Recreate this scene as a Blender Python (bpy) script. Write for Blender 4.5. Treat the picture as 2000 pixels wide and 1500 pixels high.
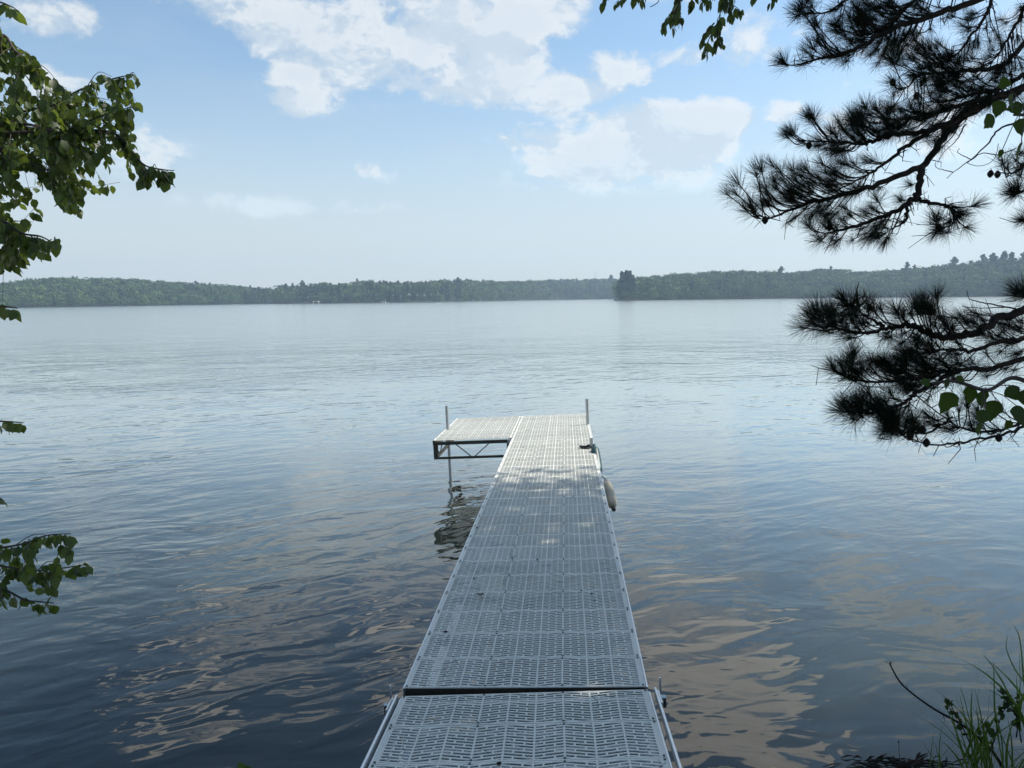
import bpy, bmesh, math, random
import numpy as np
from mathutils import Vector, Matrix
R = math.radians
rnd = random.Random(7)
rng = np.random.default_rng(11)
scene = bpy.context.scene
COL = scene.collection
for o in list(bpy.data.objects): bpy.data.objects.remove(o)

# ------------------------------------------------------------------ camera
F_PX = 1387.0; PSI = .0762; PITCH = .1204; ROLL = .0115; CAM_Z = 3.08
def cam_axes():
    s, c = math.sin, math.cos
    f = np.array([-s(PSI)*c(PITCH), c(PSI)*c(PITCH), -s(PITCH)])
    r0 = np.array([c(PSI), s(PSI), 0.]); u0 = np.cross(r0, f)
    return f, r0*c(ROLL)-u0*s(ROLL), u0*c(ROLL)+r0*s(ROLL)
CF, CR, CU = cam_axes()
CAM = np.array([0, 0, CAM_Z])
def at(px, py, z):
    """the point seen at photo pixel (px, py), z metres in front of the camera"""
    return CAM + z*(CF + CR*(px-1000)/F_PX + CU*(750-py)/F_PX)
def proj(P):
    v = np.asarray(P) - CAM; z = v@CF
    zz = np.where(np.abs(z) < 1e-3, 1e-3, z)
    return 1000+F_PX*(v@CR)/zz, 750-F_PX*(v@CU)/zz, z
cd = bpy.data.cameras.new('camera'); cam = bpy.data.objects.new('camera', cd); COL.objects.link(cam)
cd.sensor_fit = 'HORIZONTAL'; cd.sensor_width = 36; cd.lens = F_PX/2000*36
cd.clip_start = .05; cd.clip_end = 6000
m = Matrix.Identity(4)
for i in range(3):
    m[i][0] = CR[i]; m[i][1] = CU[i]; m[i][2] = -CF[i]; m[i][3] = CAM[i]
cam.matrix_world = m; scene.camera = cam

# ------------------------------------------------------------------ light
SUN_AZ, SUN_EL = R(61), R(54)
S = np.array([math.sin(SUN_AZ)*math.cos(SUN_EL), math.cos(SUN_AZ)*math.cos(SUN_EL), math.sin(SUN_EL)])
sd = bpy.data.lights.new('sun', 'SUN'); sun = bpy.data.objects.new('sun', sd); COL.objects.link(sun)
sd.energy = 5.0; sd.angle = R(.53); sd.color = (1, .94, .84)
sun.rotation_euler = Vector(-S).to_track_quat('-Z', 'Y').to_euler()
sun.location = (20, 10, 40)
scene.view_settings.view_transform = 'Standard'; scene.view_settings.look = 'None'
scene.view_settings.gamma = 1; scene.view_settings.exposure = 0.57
world = bpy.data.worlds.new('World'); scene.world = world; world.use_nodes = True

class NT:
    def __init__(s, tree): s.t = tree; s.t.nodes.clear()
    def n(s, kind, **kw):
        nd = s.t.nodes.new(kind)
        ins = kw.pop('ins', {})
        for k, v in kw.items(): setattr(nd, k, v)
        for k, v in ins.items():
            if hasattr(v, 'links') or isinstance(v, bpy.types.NodeSocket): s.t.links.new(v, nd.inputs[k])
            else: nd.inputs[k].default_value = v
        return nd
    def math(s, op, a, b=0., c=0., clamp=False):
        nd = s.n('ShaderNodeMath', operation=op, use_clamp=clamp, ins={0: a, 1: b, 2: c}); return nd.outputs[0]
    def vm(s, op, a, b=(0, 0, 0), out=0):
        nd = s.n('ShaderNodeVectorMath', operation=op, ins={0: a, 1: b}); return nd.outputs[out]
    def ramp(s, fac, stops, interp='LINEAR'):
        nd = s.n('ShaderNodeValToRGB', ins={0: fac}); cr = nd.color_ramp; cr.interpolation = interp
        while len(cr.elements) < len(stops): cr.elements.new(.5)
        for e, (p, c) in zip(cr.elements, stops):
            e.position = p; e.color = tuple(c)+(1,) if len(c) == 3 else c
        return nd.outputs[0]
    def smooth(s, v, a, b, lo=0., hi=1.):
        nd = s.n('ShaderNodeMapRange', interpolation_type='SMOOTHSTEP', ins={0: v, 1: a, 2: b, 3: lo, 4: hi}); return nd.outputs[0]
    def mixc(s, f, a, b):
        nd = s.n('ShaderNodeMix', data_type='RGBA', ins={0: f, 6: a, 7: b}); return nd.outputs[2]

def build_world():
    w = NT(world.node_tree)
    sky = w.n('ShaderNodeTexSky', sky_type='NISHITA', sun_disc=False, sun_elevation=SUN_EL, sun_rotation=SUN_AZ,
              altitude=300, air_density=1.0, dust_density=1.3, ozone_density=2.2)
    tc = w.n('ShaderNodeTexCoord')
    d = tc.outputs['Generated']
    sp = w.n('ShaderNodeSeparateXYZ', ins={0: d})
    az = w.math('ARCTAN2', sp.outputs[0], sp.outputs[1]); el = w.math('ARCSINE', sp.outputs[2])
    q = w.n('ShaderNodeCombineXYZ', ins={0: az, 1: el}).outputs[0]
    # cumulus banks: centre azimuth / elevation and half widths, in degrees
    blobs = CLOUDS
    acc = None
    for (a, e, sa, se, wgt) in blobs:
        k = w.vm('MULTIPLY', w.vm('SUBTRACT', q, (a, e, 0)), (1/sa, 1/se, 0))
        l2 = w.vm('DOT_PRODUCT', k, k, out=1)
        v = w.math('MULTIPLY_ADD', l2, -wgt, wgt)
        acc = v if acc is None else w.math('SMOOTH_MAX', acc, v, .25)
    acc = w.math('MAXIMUM', acc, -2.0)
    qs = w.vm('MULTIPLY', q, (1, 1.5, 1))
    def fbm(off):
        return w.n('ShaderNodeTexNoise', noise_dimensions='3D', ins={'Vector': w.vm('ADD', qs, off), 'Scale': 11., 'Detail': 10., 'Roughness': .60, 'Lacunarity': 2.15, 'Distortion': .25}).outputs[0]
    n1 = fbm((3.1, 1.7, .4)); n2 = fbm((3.1+.02, 1.7+.035, .4))
    dens = w.math('MULTIPLY_ADD', w.math('SUBTRACT', n1, .5), 4.6, acc)
    hi = w.smooth(el, .42, .52)
    soft = w.smooth(dens, -.12, 1.0, 0., .92); hard = w.smooth(dens, .25, .6)
    alpha = w.math('ADD', w.math('MULTIPLY', soft, w.math('SUBTRACT', 1., hi)), w.math('MULTIPLY', hard, hi))
    lit = w.smooth(w.math('SUBTRACT', n1, n2), -.06, .05)
    thick = w.smooth(dens, .4, 1.5)
    colr = w.mixc(lit, (.45, .51, .56, 1), (.67, .675, .66, 1))
    colr = w.mixc(w.math('MULTIPLY', thick, .5), colr, (.47, .52, .57, 1))
    colr = w.mixc(hi, colr, (1.15, 1.10, 1.02, 1))   # sunlit banks high up
    # thin veil everywhere
    veil = w.n('ShaderNodeTexNoise', ins={'Vector': w.vm('MULTIPLY', q, (1, 3.2, 1)), 'Scale': 3.2, 'Detail': 6., 'Roughness': .6, 'Distortion': .5}).outputs[0]
    va = w.smooth(veil, .38, .8, 0, .30)
    hz = w.smooth(el, 0.0, .36, .80, .03)
    a2 = w.math('MAXIMUM', w.math('MULTIPLY', alpha, w.smooth(el, .03, .2, .5, .88)), w.math('MULTIPLY_ADD', va, .4, hz, clamp=True))
    colr = w.mixc(alpha, (.485, .505, .51, 1), colr)
    skyc = w.vm('MULTIPLY', sky.outputs[0], (.86, .99, .96))
    bg1 = w.n('ShaderNodeBackground', ins={0: skyc, 1: .118})
    bg2 = w.n('ShaderNodeBackground', ins={0: colr, 1: 1.0})
    mx = w.n('ShaderNodeMixShader', ins={0: a2, 1: bg1.outputs[0], 2: bg2.outputs[0]})
    w.n('ShaderNodeOutputWorld', ins={0: mx.outputs[0]})
CP = []   # cloud banks as (photo x, photo y, half width, half height, weight); turned into directions
CP += [(470, -20, 130, 80, .9), (600, 60, 150, 70, 1), (700, 130, 160, 75, 1), (830, 60, 190, 90, 1.1), (850, 165, 180, 45, 1), (960, 120, 120, 70, .9),
       (1050, 20, 150, 60, 1), (580, 205, 45, 26, .7), (1130, 175, 95, 42, 1), (1190, 140, 75, 38, 1), (1100, 200, 60, 26, .8),
       (1060, 275, 110, 28, .9), (1230, 240, 120, 42, 1.4), (1390, 250, 95, 52, 1.4), (1240, 300, 220, 64, 1.5), (1330, 290, 130, 50, .8), (1080, 330, 90, 40, .6),
       (725, 338, 42, 18, .7), (480, 395, 85, 16, .5), (650, 402, 90, 12, .4), (80, 30, 80, 55, .9), (280, 290, 70, 40, .7), (90, 160, 80, 25, .5),
       (1480, 95, 90, 50, .8), (1330, 108, 60, 20, .6), (1530, 225, 45, 28, .9), (1640, 240, 60, 24, .7), (1760, 250, 120, 60, .6), (1850, 120, 200, 60, .5), (1500, 40, 60, 40, .6),
       # banks above the frame, seen only mirrored in the near water
       (1440, -345, 215, 135, 2.0), (1330, -120, 260, 90, 1.2), (950, -120, 190, 80, 1.0), (560, -150, 220, 70, .8), (760, -330, 130, 60, .9), (250, -330, 160, 45, .6), (1900, -150, 260, 80, .7)]
CLOUDS = []
for (px, py, wx, wy, g) in CP:
    v = at(px, py, 1) - CAM; dl = np.linalg.norm(v); v = v/dl
    k = 1/(F_PX*dl)
    CLOUDS.append((math.atan2(v[0], v[1]), math.asin(v[2]), wx*k*1.26, wy*k*1.28, g))
build_world()

# ------------------------------------------------------------------ helpers
def newobj(name, data, parent=None, mat=None):
    o = bpy.data.objects.new(name, data); COL.objects.link(o)
    if mat is not None and data is not None:
        for mm in (mat if isinstance(mat, (list, tuple)) else [mat]): data.materials.append(mm)
    if parent is not None: o.parent = parent
    return o
def origin_of(p):
    v = Vector((0, 0, 0))
    while p is not None: v = v + p.location; p = p.parent
    return np.array(v)
def mesh(name, V, F, mat, parent=None, smooth=False, attr=None, mi=None):
    """world-space arrays -> object; F is an (n,3)/(n,4) array or a list of tuples"""
    V = np.asarray(V, float) - origin_of(parent)
    me = bpy.data.meshes.new(name)
    if isinstance(F, np.ndarray):
        k = F.shape[1]; n = len(F)
        me.vertices.add(len(V)); me.vertices.foreach_set('co', V.astype(np.float32).ravel())
        me.loops.add(n*k); me.loops.foreach_set('vertex_index', F.astype(np.int32).ravel())
        me.polygons.add(n); me.polygons.foreach_set('loop_start', np.arange(0, n*k, k, dtype=np.int32))
        me.polygons.foreach_set('loop_total', np.full(n, k, dtype=np.int32))
        if mi is not None: me.polygons.foreach_set('material_index', np.asarray(mi, np.int32))
        me.update(calc_edges=True)
    else:
        me.from_pydata([tuple(v) for v in V], [], F)
        if mi is not None: me.polygons.foreach_set('material_index', np.asarray(mi, np.int32))
        me.update()
    if smooth: me.polygons.foreach_set('use_smooth', [True]*len(me.polygons))
    if attr is not None:
        a = me.attributes.new('tint', 'FLOAT', 'FACE'); a.data.foreach_set('value', np.asarray(attr, np.float32))
    return newobj(name, me, parent, mat)
def empty(name, loc, label, cat, group=None):
    o = bpy.data.objects.new(name, None); COL.objects.link(o); o.location = Vector(loc); o.empty_display_size = .2
    return tag(o, label, cat, group)
def tag(o, label=None, cat=None, group=None, kind=None):
    if label: o['label'] = label
    if cat: o['category'] = cat
    if group: o['group'] = group
    if kind: o['kind'] = kind
    return o
def frame_of(d):
    d = np.asarray(d, float); d = d/np.linalg.norm(d)
    a = np.array([0, 0, 1.]) if abs(d[2]) < .9 else np.array([1., 0, 0])
    u = np.cross(d, a); u /= np.linalg.norm(u); return d, u, np.cross(u, d)
class MB:
    def __init__(s): s.V = []; s.F = []; s.M = []
    def add(s, V, F, mi=0):
        b = len(s.V); s.V += [tuple(v) for v in V]; s.F += [tuple(b+i for i in f) for f in F]; s.M += [mi]*len(F)
    def box(s, c, sx, sy, sz, M=None, mi=0, bev=0.):
        bm = bmesh.new(); bmesh.ops.create_cube(bm, size=1)
        bmesh.ops.scale(bm, vec=(sx, sy, sz), verts=bm.verts)
        if bev: bmesh.ops.bevel(bm, geom=bm.edges[:], offset=bev, segments=1, affect='EDGES')
        T = Matrix.Translation(Vector(c))
        if M is not None: T = M @ T
        bm.verts.ensure_lookup_table(); bm.verts.index_update()
        s.add([T @ v.co for v in bm.verts], [[v.index for v in f.verts] for f in bm.faces], mi); bm.free()
    def tube(s, pts, rad, n=8, cap=True, M=None, mi=0):
        pts = [np.asarray(p, float) for p in pts]
        if not hasattr(rad, '__len__'): rad = [rad]*len(pts)
        V = []; k = len(pts)
        up = None
        for i, p in enumerate(pts):
            d = pts[min(i+1, k-1)]-pts[max(i-1, 0)]
            d = d/(np.linalg.norm(d)+1e-9)
            if up is None: _, u, _ = frame_of(d)
            else:
                u = up - d*(up@d); u /= (np.linalg.norm(u)+1e-9)
            up = u; w = np.cross(d, u)
            for j in range(n):
                a = 2*math.pi*j/n; V.append(p+rad[i]*(math.cos(a)*u+math.sin(a)*w))
        F = [(i*n+j, i*n+(j+1) % n, (i+1)*n+(j+1) % n, (i+1)*n+j) for i in range(k-1) for j in range(n)]
        if cap: F += [tuple(range(n))[::-1], tuple((k-1)*n+j for j in range(n))]
        if M is not None: V = [M @ Vector(v) for v in V]
        s.add(V, F, mi)
    def build(s, name, mat, parent=None, smooth=False, local=False):
        V = np.array(s.V)
        if local and parent is not None: V = V + origin_of(parent)
        return mesh(name, V, s.F, mat, parent, smooth, mi=s.M)
def smooth_path(pts, sub=4):
    P = [np.asarray(p, float) for p in pts]; out = []
    P = [2*P[0]-P[1]]+P+[2*P[-1]-P[-2]]
    for i in range(1, len(P)-2):
        for k in range(sub):
            t = k/sub; a, b, c, d = P[i-1:i+3]
            out.append(.5*((2*b)+(-a+c)*t+(2*a-5*b+4*c-d)*t*t+(-a+3*b-3*c+d)*t**3))
    out.append(P[-2]); return out
def rotmats(D, N):
    """columns: x along D, z near N"""
    D = D/np.linalg.norm(D, axis=1, keepdims=True)
    Y = np.cross(N, D); Y /= np.linalg.norm(Y, axis=1, keepdims=True)+1e-9
    Z = np.cross(D, Y); return np.stack([D, Y, Z], axis=2)
def scatter(bv, bf, pos, Rm, sc):
    n = len(pos); V = np.einsum('nij,vj->nvi', Rm, bv)*np.asarray(sc).reshape(n, 1, -1) + pos[:, None, :]
    F = bf[None]+(np.arange(n)*len(bv))[:, None, None]
    return V.reshape(-1, 3), F.reshape(-1, bf.shape[1])
def unit(n):
    v = rng.normal(size=(n, 3)); return v/np.linalg.norm(v, axis=1, keepdims=True)

# ------------------------------------------------------------------ materials
def mat(name):
    mt = bpy.data.materials.new(name); mt.use_nodes = True; return mt, NT(mt.node_tree)
def simple(name, col, rough=.6, metal=0., var=.15, scale=8., bump=0., spec=.5):
    mt, w = mat(name)
    tc = w.n('ShaderNodeTexCoord').outputs['Object']
    nz = w.n('ShaderNodeTexNoise', ins={'Vector': tc, 'Scale': scale, 'Detail': 6., 'Roughness': .6}).outputs[0]
    c = w.ramp(nz, [(.25, tuple(x*(1-var) for x in col)), (.75, tuple(min(1, x*(1+var)) for x in col))])
    p = w.n('ShaderNodeBsdfPrincipled', ins={'Base Color': c, 'Roughness': rough, 'Metallic': metal, 'Specular IOR Level': spec})
    if bump:
        b = w.n('ShaderNodeBump', ins={'Strength': bump, 'Distance': .01, 'Height': nz}); w.t.links.new(b.outputs[0], p.inputs['Normal'])
    w.n('ShaderNodeOutputMaterial', ins={0: p.outputs[0]}); return mt
def leafmat(name, c1, c2, trans=.35, tcol=None, rough=.45, spec=.35):
    mt, w = mat(name)
    at_ = w.n('ShaderNodeAttribute', attribute_name='tint').outputs['Fac']
    c = w.mixc(at_, tuple(c1)+(1,), tuple(c2)+(1,))
    p = w.n('ShaderNodeBsdfPrincipled', ins={'Base Color': c, 'Roughness': rough, 'Specular IOR Level': spec})
    t = w.n('ShaderNodeBsdfTranslucent', ins={0: w.mixc(.75, c, tuple(tcol or (.12, .18, .02))+(1,))})
    mx = w.n('ShaderNodeMixShader', ins={0: trans, 1: p.outputs[0], 2: t.outputs[0]})
    w.n('ShaderNodeOutputMaterial', ins={0: mx.outputs[0]}); return mt
M_leaf = leafmat('birch_leaf', (.030, .058, .014), (.07, .11, .024), .40, (.18, .24, .03))
M_leaf2 = leafmat('cherry_leaf', (.02, .04, .014), (.045, .075, .02), .3, (.11, .16, .02))
M_bass = leafmat('basswood_leaf', (.012, .032, .007), (.024, .05, .009), .4, (.07, .12, .008), .75)
M_crown = leafmat('crown_leaf', (.02, .04, .014), (.04, .07, .02), .2, (.06, .1, .015))
M_needle = leafmat('pine_needle', (.006, .012, .007), (.013, .024, .012), .05, (.03, .05, .02), .7, .06)
M_far = leafmat('far_foliage', (.018, .048, .014), (.080, .145, .034), .12, (.08, .14, .03), .8)
M_farpine = leafmat('far_pine_foliage', (.012, .034, .018), (.030, .062, .028), .05, (.04, .06, .02), .8)
M_bark = simple('dark_bark', (.028, .022, .019), .95, 0, .4, 14, .6, .1)
M_twig = simple('twig_bark', (.045, .035, .028), .85, 0, .3, 30)
M_cone = simple('pine_cone', (.03, .022, .018), .9, 0, .3, 60)
M_grass = leafmat('grass_blade', (.04, .085, .014), (.10, .16, .03), .35, (.13, .21, .025))
M_alu = simple('aluminium', (.62, .64, .66), .32, .75, .08, 20)
M_alud = simple('dark_aluminium', (.05, .052, .04), .7, .2, .3, 12)  # near-black metal tone for the side truss and pole brackets
M_pole = simple('galvanised_pole', (.42, .44, .45), .38, .7, .12, 15)
M_gapshade = simple('gap_shade_dark', (.035, .03, .022), .5, .4, .3, 10)
M_bolt = simple('bolt_steel', (.05, .055, .06), .5, .6, .1, 50)
M_rope = simple('dark_rope', (.03, .03, .035), .9, 0, .4, 90, .5)
M_fend = simple('fender_vinyl', (.44, .39, .29), .5, 0, .18, 9)
M_fendb = simple('fender_dark_end', (.06, .055, .045), .6, 0, .3, 20)
M_teal = simple('teal_vinyl', (.008, .04, .045), .45, 0, .2, 9)
M_white = simple('white_paint', (.8, .8, .8), .5)
M_mast = simple('mast_steel', (.35, .37, .4), .6)

def panel_mat():
    mt, w = mat('deck_polymer')
    tc = w.n('ShaderNodeTexCoord').outputs['Object']
    geo = w.n('ShaderNodeNewGeometry').outputs['Position']
    n1 = w.n('ShaderNodeTexNoise', ins={'Vector': geo, 'Scale': 2.2, 'Detail': 7., 'Roughness': .65}).outputs[0]
    n2 = w.n('ShaderNodeTexNoise', ins={'Vector': geo, 'Scale': 45., 'Detail': 3.}).outputs[0]
    info = w.n('ShaderNodeObjectInfo').outputs['Random']
    c = w.ramp(n1, [(.3, (.55, .55, .505)), (.7, (.66, .655, .60))])
    n3 = w.n('ShaderNodeTexNoise', ins={'Vector': geo, 'Scale': 6., 'Detail': 8., 'Roughness': .75}).outputs[0]
    c = w.mixc(w.smooth(n2, .62, .78, 0, .4), c, (.3, .3, .28, 1))
    c = w.mixc(w.smooth(n3, .56, .72, 0, .35), c, (.25, .25, .215, 1))
    hs = w.n('ShaderNodeHueSaturation', ins={'Color': c, 'Value': w.math('MULTIPLY_ADD', info, .14, .93)}).outputs[0]
    bp = w.n('ShaderNodeBump', ins={'Strength': .12, 'Distance': .004, 'Height': n2})
    p = w.n('ShaderNodeBsdfPrincipled', ins={'Base Color': hs, 'Roughness': .42, 'Specular IOR Level': .45, 'Normal': bp.outputs[0]})
    w.n('ShaderNodeOutputMaterial', ins={0: p.outputs[0]}); return mt
M_panel = panel_mat()

# ------------------------------------------------------------------ water
def water_mat():
    mt, w = mat('lake_water')
    pos = w.n('ShaderNodeTexCoord').outputs['Object']
    sep_ = w.n('ShaderNodeSeparateXYZ', ins={0: pos})
    warp = w.n('ShaderNodeTexNoise', ins={'Vector': pos, 'Scale': .22, 'Detail': 2.}).outputs['Color']
    pw = w.vm('ADD', pos, w.vm('MULTIPLY', w.vm('SUBTRACT', warp, (.5, .5, .5)), (2.2, 2.2, 0)))
    def wave(ang, lx, ly, det, amp, dist=.2, src=pw, rough=.5):
        mp = w.n('ShaderNodeMapping', vector_type='TEXTURE', ins={0: src, 'Rotation': (0, 0, R(ang)), 'Scale': (lx, ly, 1)})
        nz = w.n('ShaderNodeTexNoise', ins={'Vector': mp.outputs[0], 'Scale': 1., 'Detail': det, 'Roughness': rough, 'Distortion': dist}).outputs[0]
        return w.math('MULTIPLY', nz, amp)
    h = wave(24, 1.25, .52, 1., .050)
    h = w.math('ADD', h, wave(33, .52, .24, .8, .0245, .6))
    h = w.math('ADD', h, wave(5, .27, .13, .5, .0062, .6))
    # wind-roughened patches carry the finest ripples
    gust = w.n('ShaderNodeTexNoise', ins={'Vector': pos, 'Scale': .09, 'Detail': 3.}).outputs[0]
    g = w.smooth(gust, .45, .62, .1, 1.)
    sep = w.n('ShaderNodeSeparateXYZ', ins={0: pos})
    off = w.smooth(sep.outputs[1], 5., 11., .3, 1.)
    leftw = w.smooth(sep.outputs[0], -4.5, -1.5, 1., 0.)
    g = w.math('MULTIPLY', g, w.math('MAXIMUM', off, leftw))
    h = w.math('ADD', h, w.math('MULTIPLY', w.math('ADD', wave(24, 2.2, .95, 2., .045, .5), wave(8, .95, .40, 2., .040, .5)), w.smooth(sep_.outputs[1], 10., 40.)))
    st = w.smooth(wave(12, 8., 4.5, 3., 1., .8, pos), .38, .64, .75, 1.25)
    h = w.math('MULTIPLY', h, st)
    fine = wave(30, .24, .075, 2., .0115, .3, pos)
    h = w.math('ADD', h, w.math('MULTIPLY', fine, g))
    h = w.math('MULTIPLY', h, w.smooth(sep.outputs[1], 30., 180., 1.35, .7))
    h = w.math('MULTIPLY', h, w.smooth(sep.outputs[1], 5., 13., .8, 1.))
    bp = w.n('ShaderNodeBump', ins={'Strength': .45, 'Distance': 1., 'Height': h})
    big = w.n('ShaderNodeTexNoise', ins={'Vector': pos, 'Scale': .5, 'Detail': 4.}).outputs[0]
    c = w.ramp(big, [(.3, (.011, .018, .017)), (.7, (.018, .025, .020))])
    c = w.mixc(w.smooth(sep.outputs[1], 8.5, 20.), c, (.062, .078, .062, 1))   # sunlit lake painted lighter with distance; near water kept dark for the platform's reflection
    rf = w.smooth(sep.outputs[1], 8., 90., .012, .09)
    p = w.n('ShaderNodeBsdfPrincipled', ins={'Base Color': c, 'Roughness': rf, 'IOR': 1.5, 'Specular IOR Level': .5, 'Normal': bp.outputs[0],
            'Subsurface Weight': 1., 'Subsurface Radius': (.8, 1.1, 1.0), 'Subsurface Scale': 1.})
    p.subsurface_method = 'BURLEY'
    # extra mirror sheen mixed in with distance to brighten the open water
    gl = w.n('ShaderNodeBsdfGlossy', ins={'Color': (1, 1, .96, 1), 'Roughness': w.smooth(sep.outputs[1], 8., 70., .03, .19), 'Normal': bp.outputs[0]})
    mx = w.n('ShaderNodeMixShader', ins={0: w.smooth(sep.outputs[1], 3.8, 20., 0., .64), 1: p.outputs[0], 2: gl.outputs[0]})
    w.n('ShaderNodeOutputMaterial', ins={0: mx.outputs[0]}); return mt
# bank outline: height of the shore ground at (x, y)
def shore_y(x):
    x = np.asarray(x, float)
    y = 3.55 + .12*np.sin(x*1.7+.5) + .07*np.sin(x*4.3)
    y = y + .62*np.exp(-((x-1.25)/.75)**2)      # low stony lip right of the dock
    y = y + .72/(1+np.exp(-(x-1.9)*3.2)) + 2.4/(1+np.exp(-(x-4.5)*2.2))
    y = y + .9/(1+np.exp((x+4.2)*2.2))
    return y
def build_setting():
    me = np.array([(-1500, -300, 0), (1500, -300, 0), (1500, 1500, 0), (-1500, 1500, 0)], float)
    o = mesh('water', me, [(0, 1, 2, 3)], water_mat()); tag(o, kind='structure')
    # near bank
    xs = np.concatenate([np.linspace(-120, -14, 16), np.linspace(-13, 13, 210), np.linspace(14, 120, 16)])
    ts = np.concatenate([np.linspace(-1.6, 0, 12), np.linspace(.04, 1.2, 34), np.linspace(1.4, 8, 22), np.linspace(10, 120, 14)])
    V = []
    g = np.random.default_rng(3)
    for x in xs:
        sy = float(shore_y(x))
        for t in ts:
            z = -.42*(-t)**1.0 if t < 0 else .02*min(t*8, 1)+.52*t if t < 2.6 else 1.372+.04*(t-2.6)
            lump = .02*math.sin(x*7+t*5)*math.sin(t*9-x*3)+.018*math.sin(x*17-t*13)
            V.append((x+.03*math.sin(t*9), sy-t, min(z, 1.42+.01*t)+lump*(1 if t > 0 else .3)))
    nt = len(ts)
    F = np.array([(i*nt+j, i*nt+j+1, (i+1)*nt+j+1, (i+1)*nt+j) for i in range(len(xs)-1) for j in range(nt-1)])
    mt, w = mat('bank_soil')
    pos = w.n('ShaderNodeTexCoord').outputs['Object']
    n1 = w.n('ShaderNodeTexNoise', ins={'Vector': pos, 'Scale': 3., 'Detail': 8., 'Roughness': .7}).outputs[0]
    n2 = w.n('ShaderNodeTexVoronoi', ins={'Vector': pos, 'Scale': 26.}).outputs[0]
    c = w.ramp(n1, [(.3, (.025, .02, .014)), (.5, (.055, .045, .03)), (.7, (.035, .05, .015))])
    bp = w.n('ShaderNodeBump', ins={'Strength': .7, 'Distance': .03, 'Height': w.math('ADD', n1, w.math('MULTIPLY', n2, .4))})
    p = w.n('ShaderNodeBsdfPrincipled', ins={'Base Color': c, 'Roughness': .85, 'Normal': bp.outputs[0]})
    w.n('ShaderNodeOutputMaterial', ins={0: p.outputs[0]})
    tag(mesh('ground', V, F, mt, smooth=True), kind='structure')
build_setting()

# ------------------------------------------------------------------ far shores
def hdir(px):
    yh = 581 - .0115*(px-1106); v = at(px, yh, 1)-CAM; v[2] = 0; return v/np.linalg.norm(v), np.linalg.norm((at(px, yh, 1)-CAM))
def crown_proto(kind, seed):
    """unit-height tree of leaf clumps; returns clump centres, outward normals, clump size"""
    g = np.random.default_rng(seed)
    if kind == 'broad':
        n = 230; c = []; nr = []
        lobes = [(g.uniform(-.12, .12), g.uniform(-.12, .12), g.uniform(.35, .84), g.uniform(.13, .22)) for _ in range(12)]+[(0, 0, .3, .2), (0, 0, .8, .17)]
        for _ in range(n):
            l = lobes[g.integers(len(lobes))]; v = g.normal(size=3); v /= np.linalg.norm(v)
            if v[2] < -.3: v[2] *= -.6
            c.append(np.array(l[:3])+v*l[3]*np.array([1.0, 1.0, .8])*g.uniform(.8, 1.08)); nr.append(v)
        sz = g.uniform(.030, .058, n)
    else:
        c = []; nr = []; top = g.uniform(.95, 1.05)
        if kind == 'fir':
            for k in range(13):
                h = .14+.84*k/13; r = .17*(1-h)**.75+.012
                for j in range(11):
                    a = g.uniform(0, 6.28); q = g.uniform(.35, 1)*r
                    c.append((q*math.cos(a), q*math.sin(a), h-.12*q+g.normal()*.01)); nr.append((math.cos(a), math.sin(a), .9))
        else:  # white pine: flat uneven tiers with gaps
            for k in range(11):
                h = .26+.72*(k/10)**.95; r = (.24-.017*k)*g.uniform(.6, 1.2)
                if k == 10: r = .035
                for b in range(5):
                    a0 = g.uniform(0, 6.28); L = r*g.uniform(.55, 1.1)
                    for j in range(5):
                        q = L*(j+1)/5; a = a0+g.normal()*.12
                        c.append((q*math.cos(a), q*math.sin(a), h+.22*q+g.normal()*.012)); nr.append((math.cos(a)*.4, math.sin(a)*.4, 1))
            for j in range(10):
                a = g.uniform(0, 6.28); q = g.uniform(0, .13); c.append((q*math.cos(a), q*math.sin(a), g.uniform(.1, .4))); nr.append((math.cos(a), math.sin(a), .3))
        n = len(c); sz = g.uniform(.028, .055, n)
    return np.array(c), np.array(nr, float), sz
PROTO = {k: [crown_proto(k, s+i) for i in range(6)] for k, s in (('broad', 10), ('fir', 30), ('pine', 50))}
CL_V = np.array([(-1, -.8, 0), (.2, -1, .15), (1, -.1, -.1), (.4, .9, .12), (-.7, .7, -.15)]); CL_F = np.array([(0, 1, 2), (0, 2, 3), (0, 3, 4)])
def tree_geo(kind, base, H, wid, g, tint, cs=1.0):
    c, nr, sz = PROTO[kind][g.integers(6)]
    a = g.uniform(0, 6.28); ca, sa = math.cos(a), math.sin(a)
    Rz = np.array([(ca, -sa, 0), (sa, ca, 0), (0, 0, 1)])
    c = (c@Rz.T)*np.array([H*wid, H*wid, H]); nr = nr@Rz.T
    nr = nr/np.linalg.norm(nr, axis=1, keepdims=True) + g.normal(size=nr.shape)*.45
    D = np.cross(nr, g.normal(size=nr.shape)); Rm = rotmats(D, nr)
    V, F = scatter(CL_V, CL_F, c+base, Rm, sz*H*cs*(.9 if kind != 'pine' else 1.05))
    t = np.repeat(np.clip(tint+g.normal(size=len(c))*.12, 0, 1), 3)
    return V, F, t
def trunk_geo(base, H, r):
    mb = MB(); mb.tube([base+np.array([0, 0, -1.5]), base+np.array([0, 0, H*.5]), base+np.array([0, 0, H*.93])], [r, r*.7, r*.2], 6); return mb
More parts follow.
